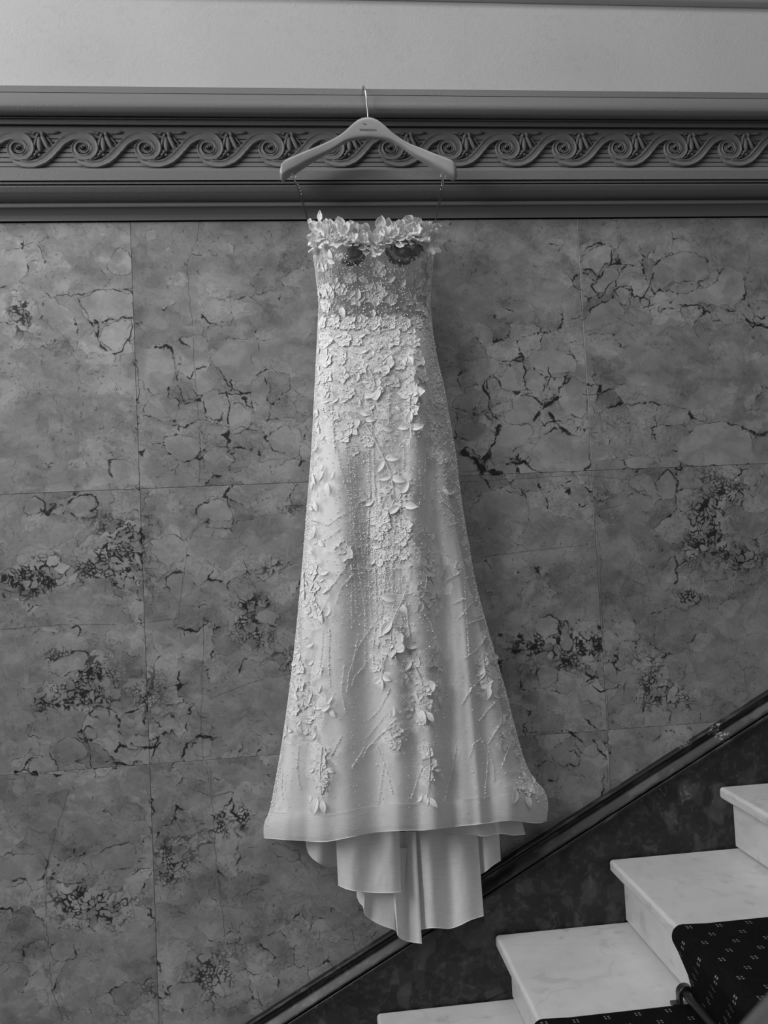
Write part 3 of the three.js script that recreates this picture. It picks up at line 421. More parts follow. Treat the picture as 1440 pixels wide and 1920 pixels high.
// ---------------------------------------------------------------- stair carpet, rods, handrail
const CZ = atY(1245, 1748, TY0 + RISE * 2).z;
{
  const N = 1024, cell = 0.064, fade = greyTex(N, N, (i, j) => tile((a, b) => {
    const x = a / N * 8 * cell, y = b / N * 8 * cell; let t = 0.005 + 0.004 * vn(a / 4, b / 4) + 0.002 * fbm(a / 40, b / 40, 3);
    for (const [ox, oy] of [[0, 0], [0.5, 0.5]]) {
      const u = ((x / cell + ox) % 1 + 1) % 1 - 0.5, v = ((y / cell + oy) % 1 + 1) % 1 - 0.5;
      const d = Math.hypot(Math.abs(u) * cell - 0.0038, Math.abs(v) * cell - 0.0032); t += 0.22 * sstep(0.0026, 0.0014, d);
    } return t;
  }, i, j, N, N), { srgb: true, repeat: [1 / (8 * cell), 1 / (8 * cell)] });
  const pileBump = greyTex(256, 256, (i, j) => tile((a, b) => vn(a / 1.7, b / 1.7), i, j, 256, 256), { repeat: [1 / 0.2, 1 / 0.2] });
  const cm = new THREE.MeshPhysicalMaterial({ map: fade, roughness: 1, bumpMap: pileBump, bumpScale: 0.002, side: THREE.DoubleSide, specularIntensity: 0.15 });
  // centre line of the carpet over the steps
  const path = [];
  for (let k = -1; k <= 7; k++) {
    const x = NX0 + GO * k, y = TY0 + RISE * k, bx = x + 0.034;
    path.push([bx - 0.004, y - RISE + 0.006, 1], [bx - 0.018, y - RISE * 0.55], [bx - 0.036, y - RISE * 0.24]);
    for (const [cx, cy] of arc(x + 0.006, y - 0.010, 0.019, 0.019, 195, 88, 6)) path.push([cx, cy]);
    path.push([x + 0.06, y + 0.006], [x + GO - 0.02, y + 0.006], [x + GO + 0.022, y + 0.006]);
  }
  const pts = path.map(p => new THREE.Vector2(p[0], p[1])), P = [], UV = [], ix = []; let s = 0;
  const T = 0.0055, z0 = CZ, z1 = SZ1 - 0.30;
  pts.forEach((p, i) => {
    if (i) s += p.distanceTo(pts[i - 1]);
    const a = pts[Math.max(0, i - 1)], b = pts[Math.min(pts.length - 1, i + 1)], t = b.clone().sub(a).normalize(), n = new THREE.Vector2(-t.y, t.x);
    const o = p.clone().addScaledVector(n, T), q = p.clone().addScaledVector(n, -T), ring = [[q, z0], [o, z0 + 0.0], [o, z0 + 0.004], [o, z1], [q, z1]];
    ring.forEach(([v, z], m) => { const e = m === 1 ? -0.35 : 0; P.push(v.x + n.x * T * e, v.y + n.y * T * e, z - (m === 2 ? 0 : 0)); UV.push(s, z); });
  });
  for (let i = 0; i < pts.length - 1; i++) for (let m = 0; m < 4; m++) { const a = i * 5 + m, b = a + 1, c = a + 5, d = c + 1; ix.push(a, c, b, b, c, d); }
  const g = new THREE.BufferGeometry(); g.setAttribute('position', new THREE.Float32BufferAttribute(P, 3)); g.setAttribute('uv', new THREE.Float32BufferAttribute(UV, 2)); g.setIndex(ix);
  const carpet = shade(new THREE.Mesh(toCreasedNormals(g, 0.8), cm)); carpet.name = 'stair_carpet';
  carpet.userData = { label: 'black carpet runner with tiny pale four-dot motifs laid over the steps', category: 'carpet' }; scene.add(carpet);

  for (let k = 2; k <= 2; k++) {
    const x = NX0 + GO * k + 0.012, y = TY0 + RISE * (k - 1);
    const rod = thing('stair_rod', 'dark metal stair rod holding the patterned carpet at the foot of a riser', 'stair rod');
    rod.position.set(x, y, CZ);
    const c = new THREE.CylinderGeometry(0.0095, 0.0095, z1 - z0 + 0.03, 16); c.rotateX(Math.PI / 2); c.translate(0, 0.0225, (z1 - z0) / 2); part('rod', c, M.darkMetal, rod);
    for (const e of [-0.016, z1 - z0 + 0.016]) {
      const sh = new THREE.Shape(); sh.absarc(0, 0.0225, 0.0165, -0.15 * Math.PI, 1.05 * Math.PI); sh.lineTo(-0.0165, 0.006); sh.lineTo(-0.03, 0.006); sh.lineTo(-0.03, 0.0005); sh.lineTo(-0.009, 0.0005); sh.lineTo(-0.010, 0.02); sh.absarc(0, 0.0225, 0.0105, 1.05 * Math.PI, -0.15 * Math.PI, true);
      const b = new THREE.ExtrudeGeometry(sh, { depth: 0.014, bevelEnabled: true, bevelSize: 0.001, bevelThickness: 0.001, bevelSegments: 1 }); b.translate(0, 0, e - 0.007); part('bracket', b, M.darkMetal, rod);
    }
  }
  // banister between the stairs and the viewer; only its rail enters the frame
  const wood = new THREE.MeshPhysicalMaterial({ color: new THREE.Color().setRGB(0.05, 0.05, 0.05), roughness: 0.35, clearcoat: 0.6, clearcoatRoughness: 0.25 });
  const rail = thing('handrail', 'dark polished handrail at the open side of the stairs', 'handrail');
  const p0 = at(1502, 1962, 1.56), d = V3(1, 0.72, -0.12);
  const line = [p0.clone().addScaledVector(d, -0.5).add(V3(0, 0.05, 0)), p0.clone().addScaledVector(d, -0.2), p0, p0.clone().addScaledVector(d, 0.25), p0.clone().addScaledVector(d, 0.6).add(V3(0, -0.05, 0)), p0.clone().addScaledVector(d, 1.1).add(V3(0, -0.17, 0.05))];
  part('rail', tube(line, 0.027, 60, 16), wood, rail);
  for (const t of [0.12, 0.34, 0.56, 0.78]) { const q = new THREE.CatmullRomCurve3(line, false, 'centripetal').getPoint(t), yb = TY0 + RISE * Math.max(-4, Math.floor((q.x - NX0) / GO)); const yy = Math.max(ROOM.y0, yb); const c = new THREE.CylinderGeometry(0.010, 0.010, q.y - yy, 10); c.translate(q.x, (q.y + yy) / 2, q.z); part('baluster', c, M.darkMetal, rail); }
}
// ---------------------------------------------------------------- coat hanger
const stripGeo = g => { const q = g.index ? g.toNonIndexed() : g; for (const k of Object.keys(q.attributes)) if (!['position', 'normal', 'uv'].includes(k)) q.deleteAttribute(k); return q; };
const joined = gs => mergeGeometries(gs.map(stripGeo));
const HZ = 0.112;                                   // how far the hanger's neck stands off the wall
{
  const woodTone = greyTex(512, 128, (i, j) => 0.86 + 0.22 * (fbm(i / 60, j / 5, 4) - 0.5), { srgb: true });
  M.wood = new THREE.MeshPhysicalMaterial({ color: new THREE.Color().setRGB(0.37, 0.37, 0.37), map: woodTone, roughness: 0.42, clearcoat: 0.35, clearcoatRoughness: 0.3, side: THREE.DoubleSide });
  const hanger = thing('coat_hanger', 'pale wooden coat hanger with a chrome hook hung on the moulding', 'coat hanger');
  const q = ([x, y]) => [500 + x / 3.79, 140 + y / 3.79];
  const top = table([[93, 712], [96, 690], [106, 652], [130, 625], [200, 590], [300, 545], [440, 480], [540, 420], [600, 365], [650, 325], [700, 309], [740, 310], [790, 330], [840, 370], [900, 425], [1000, 490], [1100, 535], [1200, 580], [1300, 620], [1335, 650], [1352, 680], [1358, 706]].map(q));
  const bot = table([[93, 712], [100, 732], [115, 744], [150, 722], [220, 682], [300, 632], [400, 576], [480, 532], [560, 482], [640, 460], [720, 452], [800, 456], [880, 470], [960, 514], [1050, 578], [1150, 636], [1240, 690], [1290, 720], [1335, 742], [1350, 734], [1358, 706]].map(q));
  const xa = q([93, 0])[0], xb = q([1358, 0])[0], xm = q([715, 0])[0];
  const g = grid(40, 96, (u, v) => {
    const t = 0.5 - 0.5 * Math.cos(v * Math.PI), px = mix(xa, xb, mix(t, v, 0.45)), s = Math.abs(px - xm) / ((xb - xa) / 2);
    const y0 = top(px), y1 = bot(px), cy = (y0 + y1) / 2, hy = (y1 - y0) / 2, end = Math.sqrt(clamp(1 - Math.pow(clamp((s - 0.94) / 0.06), 2.5)));
    const dz = (0.0085 + 0.011 * sstep(0.35, 0.92, s)) * Math.max(0.02, end), zc = HZ + 0.009 * s * s;
    const a = u * 2 * Math.PI, c = Math.cos(a), n = Math.sin(a), e = 0.46, py = cy - hy * Math.sign(n) * Math.pow(Math.abs(n), e), zz = zc + dz * Math.sign(c) * Math.pow(Math.abs(c), e);
    const P = at(px, py, zc); P.z = zz; return P;
  });
  part('hanger_body', g, M.wood, hanger).userData.label = 'pale contoured wooden shoulders';
  const hb = at(690.5, 224, HZ), X = hb.x;
  const hook = [V3(X, hb.y - 0.012, HZ), V3(X - 0.0005, hb.y + 0.03, HZ - 0.004), V3(X - 0.0022, hb.y + 0.068, HZ - 0.010), V3(X - 0.004, hb.y + 0.096, HZ - 0.022), V3(X - 0.0045, hb.y + 0.1075, HZ - 0.040), V3(X - 0.0035, hb.y + 0.1105, HZ - 0.058), V3(X - 0.003, hb.y + 0.107, HZ - 0.076), V3(X - 0.003, hb.y + 0.1035, HZ - 0.088)];
  part('hook', tube(hook, 0.0019, 60, 10), M.metal, hanger).userData.label = 'shiny chrome wire hook';
  const font = await new FontLoader().loadAsync('fonts/droid/droid_serif_bold.typeface.json');
  const ink = grey(0.02, 0.6), tp = at(674, 245.4, HZ + 0.0088), tw = at(706, 245.4, HZ + 0.0088).x - tp.x;
  const tg = new TextGeometry('WEDDINGS', { font, size: 0.0054, depth: 0.0006, curveSegments: 3, bevelEnabled: false }); tg.computeBoundingBox(); tg.scale(tw / (tg.boundingBox.max.x - tg.boundingBox.min.x), 0.95, 1);
  tg.rotateZ(-0.9 * D2R); tg.translate(tp.x, tp.y, HZ + 0.0082); part('lettering', tg, ink, hanger).userData.label = 'small dark printed word WEDDINGS';
  const sq = [[680.5, 232.2], [682, 231.4], [683, 233], [684.2, 232.4], [685, 233.8], [686.6, 232.6]].map(([x, y]) => at(x, y, HZ + 0.0086));
  part('printed_mark', tube(sq, 0.0006, 24, 5), ink, hanger).userData.label = 'tiny dark script mark above the word';
  for (const [x, y] of [[550.5, 331], [831, 330.5]]) { const r = new THREE.TorusGeometry(0.0062, 0.0008, 8, 24), p = at(x, y, HZ + 0.016); r.rotateY(0.3); r.translate(p.x, p.y, p.z); part('eyelet', r, M.metal, hanger).userData.label = 'small wire ring under the arm'; }
}

// ---------------------------------------------------------------- wedding dress
const dress = thing('wedding_dress', 'white strapless lace wedding gown with beaded flowers hanging from the hanger', 'dress');
const EL = table([[405, 588], [430, 584], [470, 586], [520, 592], [570, 597], [620, 595], [680, 592], [760, 588], [850, 583], [950, 575], [1040, 568], [1130, 560], [1220, 551], [1310, 540], [1400, 527], [1480, 513], [1520, 505], [1542, 496], [1560, 494], [1580, 496]]);
const ER = table([[405, 812], [430, 817], [470, 815], [520, 810], [570, 808], [620, 812], [670, 820], [720, 832], [780, 843], [850, 855], [930, 865], [1000, 876], [1090, 892], [1160, 910], [1230, 930], [1300, 950], [1370, 968], [1430, 986], [1460, 1001], [1478, 1018], [1500, 1027], [1525, 1027], [1560, 1018]]);
const HEM = table([[494, 1571], [530, 1574], [560, 1576], [610, 1578], [650, 1571], [700, 1561], [760, 1557], [800, 1556], [850, 1550], [900, 1545], [960, 1538], [985, 1541], [1010, 1543], [1027, 1538]]);
const ZB = table([[405, .048], [600, .036], [900, .03], [1580, .03]]), DEP = table([[405, .07], [480, .082], [560, .066], [610, .066], [700, .082], [1000, .092], [1300, .098], [1580, .102]]);
const FOLDS = [   // [amplitude, width px, [py, px] ...]
  [.020, 26, [800, 622], [1000, 640], [1150, 634], [1300, 640], [1450, 646], [1570, 650]],
  [-.016, 24, [820, 672], [950, 688], [1100, 694], [1250, 690], [1400, 700], [1560, 706]],
  [.012, 34, [620, 700], [800, 735], [1000, 745], [1200, 750], [1500, 765]],
  [.022, 22, [600, 782], [720, 786], [800, 784], [900, 778], [1000, 776], [1100, 782], [1300, 800], [1560, 815]],
  [-.034, 16, [610, 806], [680, 815], [800, 812], [900, 806], [1000, 812], [1100, 828], [1300, 838], [1560, 850]],
  [.012, 9, [980, 845], [1040, 860], [1150, 871], [1270, 880], [1390, 890], [1540, 902]],
  [-.010, 12, [980, 862], [1150, 888], [1300, 900], [1540, 922]],
  [.012, 16, [1050, 885], [1200, 910], [1350, 935], [1540, 960]],
  [-.012, 14, [1100, 590], [1300, 585], [1560, 575]], [.010, 18, [1100, 600], [1300, 610], [1560, 605]], [.008, 12, [1200, 556], [1400, 545], [1560, 535]],
  [.014, 20, [1100, 735], [1300, 740], [1560, 745]], [-.012, 16, [1200, 770], [1400, 778], [1560, 785]],
].map(([a, w, ...p]) => ({ a, w, f: table(p), y0: p[0][0], y1: p[p.length - 1][0] }));
function ZF(px, py) {
  const l = EL(py), r = ER(py), e = clamp(2 * (px - l) / (r - l) - 1, -1, 1), rd = Math.pow(Math.max(0, 1 - Math.pow(Math.abs(e), 3.3)), 0.5);
  let z = ZB(py) + DEP(py) * rd; const k = sstep(0, 0.45, rd);
  for (const q of FOLDS) { const d = (px - q.f(py)) / q.w; if (Math.abs(d) < 3) z += k * 0.66 * q.a * Math.exp(-d * d) * sstep(q.y0, q.y0 + 90, py); }
  if (py < 560) { const b = sstep(560, 500, py); for (const cx of [652, 757]) { const dx = (px - cx) / 46, dy = (py - 478) / 44, d = dx * dx + dy * dy; z += 0.026 * b * Math.exp(-d); } }
  z += 0.0025 * k * (fbm(px / 22, py / 60, 3) - 0.5) * sstep(600, 700, py) + 0.006 * k * (fbm(px / 30 + 9, py / 30, 2) - 0.5) * sstep(620, 560, py);
  return z;
}
const FP = (px, py, lift = 0) => at(px, py, ZF(px, py) + lift);

const clothTone = greyTex(512, 512, (i, j) => tile((a, b) => 0.96 + 0.14 * (fbm(a / 30, b / 3, 3) - 0.5) + 0.12 * (vn(a / 1.5, b / 1.5) - 0.5) + 0.05 * (fbm(a / 90, b / 90, 3) - 0.5), i, j, 512, 512), { srgb: true, repeat: [1 / 0.35, 1 / 0.35] });
const clothBump = greyTex(512, 512, (i, j) => tile((a, b) => 0.6 * fbm(a / 9, b / 2.2, 2) + 0.4 * vn(a / 1.6, b / 1.6), i, j, 512, 512), { repeat: [1 / 0.35, 1 / 0.35] });
const FL = [[704, 548, 26], [668, 560, 18], [735, 560, 16], [640, 545, 15], [770, 560, 18], [795, 545, 16], [610, 545, 18], [612, 575, 16], [790, 580, 16], [655, 520, 13], [710, 505, 16],
  [604, 606, 15], [626, 604, 17], [652, 606, 18], [680, 603, 16], [705, 606, 18], [730, 604, 17], [755, 607, 17], [780, 604, 16], [802, 607, 14],
  [642, 634, 20], [668, 640, 15], [735, 634, 22], [705, 650, 14], [775, 640, 18], [612, 640, 17], [612, 672, 18], [640, 672, 14], [672, 688, 22], [715, 682, 26], [752, 680, 20], [785, 672, 18], [788, 705, 20], [612, 705, 16], [640, 705, 15],
  [700, 728, 26], [770, 736, 26], [735, 715, 16], [655, 735, 14], [655, 800, 24], [688, 826, 15], [642, 818, 16], [770, 770, 16], [782, 800, 14], [625, 780, 12], [660, 845, 13],
  [740, 938, 27], [708, 968, 25], [757, 985, 17], [705, 1000, 18], [750, 1008, 19], [720, 985, 14], [645, 1032, 22], [708, 1045, 20], [800, 1046, 26], [806, 1068, 20], [690, 1060, 14], [735, 1040, 16], [758, 1040, 14],
  [585, 1070, 20], [588, 1102, 16], [588, 1142, 20], [583, 1120, 14], [806, 1120, 20], [792, 1100, 14], [735, 1206, 28], [718, 1192, 16], [748, 1188, 15], [775, 1236, 18], [812, 1234, 18], [765, 1265, 12], [705, 1248, 13], [797, 1292, 21], [770, 1326, 21], [800, 1318, 15], [790, 1350, 13], [744, 1370, 15], [735, 1395, 11],
  [572, 1310, 23], [585, 1338, 16], [560, 1285, 17], [575, 1365, 14], [562, 1250, 15], [598, 1255, 12], [552, 1330, 14],
  [600, 1432, 17], [606, 1450, 13], [600, 1478, 11], [604, 1410, 11], [800, 1410, 13], [806, 1432, 14], [804, 1455, 12], [745, 1395, 11], [905, 1238, 14], [912, 1280, 15], [940, 1370, 14], [925, 1225, 11], [860, 1060, 8], [975, 1470, 14], [990, 1478, 17], [1000, 1490, 13], [945, 1395, 12], [868, 820, 9], [835, 860, 9], [815, 850, 11], [812, 800, 10]];
// lace worked into the net: how dense it is where, in the dress's own width (u) and height (v)
const laceAt = (x, y) => {      // x, y in mm: petals and leaves with ragged outlines
  const wx = x + 9 * (fbm(x / 16, y / 16, 3) - 0.5), wy = y + 9 * (fbm(x / 16 + 30, y / 16, 3) - 0.5), a = vor(wx / 17, wy / 17), e = a.f2 - a.f1, id = a.id, b = vor(wx / 5.2, wy / 6.5), e2 = b.f2 - b.f1;
  return { fill: RT[id], edge: sstep(0.22, 0.08, e), vein: sstep(0.20, 0.06, e2), off: RT2[id] };
};
const DENSE = [];
function laceMap(w, h, toPx, dens, net) {
  return greyTex(w, h, (i, j) => {
    if (i > w * 0.52) return net + 0.1; const [px, py] = toPx((i + 0.5) / w, (j + 0.5) / h), L = laceAt(px * 1.28, py * 1.28), d = dens(px, py) + 0.35 * (fbm(px / 12, py / 12, 3) - 0.5);
    let a = net + 0.10 * (vn(px * 0.8, py * 0.8) - 0.5);
    const on = sstep(0.0, 0.12, d - L.off * 0.85);
    a = mix(a, 0.62 + 0.25 * L.vein + 0.10 * L.fill, on * 0.9); a = Math.max(a, on * L.edge * 0.95); return clamp(a);
  });
}
M.lining = new THREE.MeshPhysicalMaterial({ color: G(0.86), roughness: 0.62, side: THREE.DoubleSide });
const tiled = (t, a, b) => { const c = t.clone(); c.repeat.set(a, b); c.needsUpdate = true; return c; };
M.tulle = new THREE.MeshPhysicalMaterial({ color: G(0.93), map: tiled(clothTone, 3.6, 4.2), bumpMap: tiled(clothBump, 3.6, 4.2), bumpScale: 0.0004, roughness: 0.85, side: THREE.DoubleSide, transparent: true, opacity: 0.50 });
M.bodice = new THREE.MeshPhysicalMaterial({ color: G(0.58), map: tiled(clothTone, 1.6, 0.7), bumpMap: tiled(clothBump, 1.6, 0.7), bumpScale: 0.0006, roughness: 0.8, side: THREE.DoubleSide, transparent: true, opacity: 0.52 });
M.crin = new THREE.MeshPhysicalMaterial({ color: G(0.86), map: clothTone, bumpMap: clothBump, bumpScale: 0.0005, roughness: 0.7, side: THREE.DoubleSide, transparent: true, opacity: 0.62 });
M.satin = new THREE.MeshPhysicalMaterial({ color: G(0.94), map: clothTone, roughness: 0.55, side: THREE.DoubleSide, transmission: 0.15, thickness: 0 });
M.lace = new THREE.MeshPhysicalMaterial({ color: G(0.88), map: clothTone, roughness: 0.85, side: THREE.DoubleSide });
M.petal = new THREE.MeshPhysicalMaterial({ color: G(0.88), roughness: 0.9, side: THREE.DoubleSide, transmission: 0.22, thickness: 0 });
M.cup_shade = new THREE.MeshPhysicalMaterial({ color: G(0.03), roughness: 0.6, side: THREE.DoubleSide, transparent: true, opacity: 0.8, alphaMap: greyTex(256, 256, (i, j) => (0.55 + 0.45 * sstep(0.38, 0.50, fbm(i / 42, j / 42, 4))) * sstep(1.02, 0.86, j / 256 + 0.5 * (fbm(i / 16, j / 30, 3) - 0.5)), {}) });  // dark film standing in for the shaded interior behind the sheer bust
M.bead = new THREE.MeshPhysicalMaterial({ color: G(0.82), roughness: 0.12, clearcoat: 1, clearcoatRoughness: 0.05, ior: 1.7 });
M.cord = new THREE.MeshPhysicalMaterial({ color: G(0.05), roughness: 0.3, clearcoat: 0.6 });

const uvm = (u, v) => [u * 0.55, v * 1.5];
// a shell closed round the body: front half follows the photograph, back half lies near the wall
function shell(top, bottom, inset, lift, nu, nv, lEdge = EL, rEdge = ER) {
  return grid(nu, nv, (u, v) => {
    const front = u <= 0.5, w = front ? u * 2 : 2 - u * 2, xh = mix(496, 1024, w), py0 = typeof top === 'function' ? top(w) : top, py1 = typeof bottom === 'function' ? bottom(xh) : bottom, py = mix(py0, py1, v);
    const l = lEdge(py) + inset, r = rEdge(py) - inset, px = mix(l, r, front ? 0.5 - 0.5 * Math.cos(Math.PI * w) * (0.35) + (w - 0.5) * 0.65 : w);
    const z = front ? ZF(px, py) + lift : Math.max(0.012, ZB(py) - 0.016 + 0.004 * Math.sin(px / 14));
    return at(px, py, z);
  }, (u, v) => [u, 1 - v]);
}
const topLine = w => 436 - 8 * Math.exp(-Math.pow((w - 0.3) / 0.16, 2)) - 8 * Math.exp(-Math.pow((w - 0.74) / 0.16, 2)) + 10 * Math.exp(-Math.pow((w - 0.53) / 0.05, 2));
const skirtPx = (u, v) => { const w = u <= 0.5 ? u * 2 : 2 - u * 2, py = mix(598, HEM(mix(496, 1024, w)) - 2, 1 - v), l = EL(py), r = ER(py); return [mix(l, r, u <= 0.5 ? 0.5 - 0.175 * Math.cos(Math.PI * w) + (w - 0.5) * 0.65 : w), py]; };
const skirtDens = (px, py) => {
  let d = 0.95 * sstep(800, 640, py) * sstep(860, 790, px) + 0.55 * Math.exp(-Math.pow((px - EL(py)) / 26, 2)) * sstep(1450, 1250, py) + 0.45 * Math.exp(-Math.pow((px - 715) / 50, 2)) * sstep(1250, 900, py) + 0.3 * Math.exp(-Math.pow((px - ER(py)) / 16, 2));
  for (const [x, y, r] of FL) { const q = ((px - x) * (px - x) + (py - y) * (py - y)) / (r * r * 2.2); if (q < 4) d += 0.7 * Math.exp(-q); } return d;
};
M.tulle.alphaMap = laceMap(1000, 1150, skirtPx, skirtDens, 0.42); M.tulle.opacity = 1;
const bodPx = (u, v) => { const w = u <= 0.5 ? u * 2 : 2 - u * 2, py = mix(430, 604, 1 - v), l = EL(py), r = ER(py); return [mix(l, r, w), py]; };
M.bodice.alphaMap = laceMap(1000, 420, bodPx, (px, py) => 0.16 + 0.65 * sstep(50, 20, px - EL(py)) + 0.5 * sstep(42, 14, ER(py) - px) + 0.4 * sstep(570, 600, py), 0.22); M.bodice.opacity = 1;
part('skirt_overlay', shell(598, x => HEM(x) - 2, 0, 0, 200, 200), M.tulle, dress).userData.label = 'sheer tulle outer skirt';
const LR = table([[600, 803], [700, 812], [800, 822], [900, 840], [1000, 861], [1100, 884], [1250, 924], [1400, 964], [1500, 1002], [1560, 1002]]);
part('skirt_lining', shell(600, x => HEM(x) - 9, 4, -0.014, 160, 140, EL, LR), M.lining, dress).userData.label = 'opaque off-white inner skirt';
part('bodice', shell(topLine, 604, 0, 0, 140, 60), M.bodice, dress).userData.label = 'sheer lace corset bodice';
{ // hem band and its corded edge
  part('hem_band', grid(180, 8, (u, v) => { const px = mix(EL(1556) + 1, 1025, u), py = HEM(px) - mix(50, 0, v), x2 = mix(EL(Math.min(py, 1570)) + 1, ER(Math.min(py, 1528)) - 1, u); return at(x2, py, ZF(x2, py) + 0.003 + 0.002 * Math.sin(px / 21)); }, (u, v) => [u * 0.7, v * 0.066]), M.crin, dress).userData.label = 'stiff translucent horsehair band along the hem';
  const pts = []; for (let i = 0; i <= 90; i++) { const px = mix(495, 1026, i / 90), py = HEM(px); pts.push(at(px, py, ZF(Math.min(px, ER(py) - 0.5), py) + 0.003)); }
  part('hem_edge', tube(pts, 0.0008, 220, 6), M.lace, dress).userData.label = 'corded edge of the hem';
  const p2 = []; for (let i = 0; i <= 90; i++) { const px = mix(508, 1020, i / 90), py = HEM(px) - 50; p2.push(FP(Math.min(px, ER(py) - 2), py, 0.004)); }
  part('hem_seam', tube(p2, 0.0005, 200, 5), M.tulle, dress).userData.label = 'stitched seam above the hem band';
}
{ // dark films for the shade inside the bust, boning and waist seam
  const cupShades = [[[640, 492], [652, 500], [668, 500], [684, 488], [696, 470], [700, 452], [676, 446], [655, 452], [648, 470]], [[722, 470], [728, 490], [742, 500], [760, 499], [780, 492], [800, 470], [806, 450], [780, 442], [745, 445], [725, 455]]];
  for (const c of cupShades) {
    const cv = new THREE.CatmullRomCurve3(c.map(p => V3(p[0], p[1], 0)), true, 'centripetal'), m = cv.getPoints(60), cx = c.reduce((s, p) => s + p[0], 0) / c.length, cy = c.reduce((s, p) => s + p[1], 0) / c.length;
    part('cup_shade', grid(60, 10, (u, v) => { const q = m[Math.round(u * 60)], px = mix(cx, q.x, v), py = mix(cy, q.y, v); return FP(px, py, 0.0012 + 0.004 * (1 - v * v)); }), M.cup_shade, dress).userData.label = 'dark film painting the shade inside the sheer bust';
  }
  for (const x of [606, 634, 668, 704, 742, 776, 800]) { const p = []; for (let y = x > 630 && x < 790 ? 505 : 440; y <= 602; y += 12) p.push(FP(mix(x, 702, 0.06 * (y - 500) / 100) + 1.2 * Math.sin(y / 20), y, 0.001)); part('boning', tube(p, 0.0015, 40, 6), M.bodice, dress); }
  const p = []; for (let x = 598; x <= 808; x += 6) p.push(FP(x, 601 - 3 * Math.sin((x - 598) / 67), 0.002)); part('waist_seam', tube(p, 0.0008, 90, 6), M.lace, dress);
}
{ // train: folded satin panels below the hem
  const curve2 = a => { const c = new THREE.CatmullRomCurve3(a.map(p => V3(p[0], p[1], 0)), false, 'centripetal'); return t => c.getPoint(t); };
  const panel = (top, bot, z, bulge, folds, mat = M.satin, label = 'plain satin fold of the train') => {
    const T = curve2(top), B = curve2(bot), f = (u, v) => {
      const a = T(u), b = B(u), px = mix(a.x, b.x, v), py = mix(a.y, b.y, v); let zz = z + bulge * Math.sin(Math.PI * u);
      for (const [c, w, am] of folds) zz += am * Math.exp(-Math.pow((u - c) / w, 2)) * mix(1.0, 0.8, v); zz += 0.003 * (fbm(px / 14, py / 40, 2) - 0.5); return at(px, py, zz);
    };
    part('train_panel', grid(48, 30, f, (u, v) => [u * 0.18, v * 0.2]), mat, dress).userData.label = label;
    const e = []; for (let i = 0; i <= 40; i++) e.push(f(i / 40, 1).add(V3(0, 0.0004, 0.0006))); part('train_hem', tube(e, 0.0009, 80, 5), M.satin, dress);
  };
  panel([[566, 1530], [604, 1530], [646, 1530]], [[574, 1586], [580, 1602], [592, 1614], [606, 1622], [622, 1625], [640, 1622]], 0.044, 0.03, [[0.45, 0.2, 0.008]]);
  panel([[888, 1530], [910, 1530], [934, 1530]], [[898, 1640], [910, 1634], [922, 1624], [939, 1613]], 0.048, 0.014, [[0.2, 0.15, -0.006]]);
  panel([[664, 1590], [700, 1590], [764, 1590]], [[669, 1680], [674, 1692], [681, 1700], [684, 1714], [697, 1725], [716, 1735], [736, 1742], [750, 1748]], 0.062, 0.016, [[0.35, 0.10, 0.008], [0.55, 0.10, -0.008], [0.85, 0.12, 0.010]]);
  panel([[724, 1560], [745, 1560], [760, 1560], [780, 1560]], [[744, 1746], [747, 1756], [756, 1762], [770, 1766], [791, 1769]], 0.070, 0.004, [[0.16, 0.16, 0.022], [0.62, 0.16, -0.014], [0.97, 0.10, 0.010]]);
  panel([[756, 1530], [800, 1530], [845, 1530], [893, 1530]], [[780, 1744], [794, 1742], [806, 1740], [822, 1740], [843, 1741], [862, 1735], [882, 1725], [907, 1717]], 0.060, 0.010, [[0.02, 0.14, -0.012], [0.34, 0.14, 0.018], [0.60, 0.09, -0.010], [0.82, 0.15, 0.014]]);
  panel([[628, 1530], [690, 1530], [748, 1530]], [[634, 1660], [650, 1667], [668, 1671], [690, 1673], [720, 1674], [752, 1673]], 0.092, 0.012, [[0.30, 0.18, 0.008], [0.60, 0.16, -0.008], [0.90, 0.12, 0.012]]);
  panel([[800, 1524], [890, 1520], [972, 1516]], [[826, 1557], [850, 1561], [890, 1565], [905, 1568], [940, 1563], [962, 1566], [985, 1564]], 0.080, 0.02, [[0.5, 0.1, 0.008], [0.62, 0.05, -0.01]], M.crin, 'short translucent underskirt layer');
}

// petals, flowers and leaves
function petalGeo(seed, point) {
  const r = rng(seed), a = r() * 6, k = 0.5 + r() * 0.5;
  return grid(8, 8, (u, v) => {
    const s = u * 2 - 1, w = (point ? 0.42 * Math.pow(Math.sin(Math.PI * Math.pow(clamp(v, 0.02, 1), 0.8)), 0.75) : 0.46 * Math.pow(Math.sin(Math.PI * (0.1 + 0.82 * v)), 0.6)) + 0.015;
    const ed = Math.abs(s), ruf = 0.10 * Math.sin(a + 9 * s + 5 * v) * ed * v + 0.05 * Math.sin(a * 3 + 17 * v + 4 * s) * v, jag = 0.05 * Math.sin(a * 7 + 23 * s) * v * v;
    return [s * w, v * (1 - (point ? 0 : 0.12 * s * s)) + jag, 0.20 * k * s * s * (0.4 + v) + 0.28 * k * v * v + ruf - 0.05];
  });
}
const petals = [1, 2, 3, 4, 5, 6].map(s => petalGeo(s * 13, s % 2 === 0));
const ball = (x, y, z, r) => { const g = new THREE.IcosahedronGeometry(r, 1); g.translate(x, y, z); return g; };
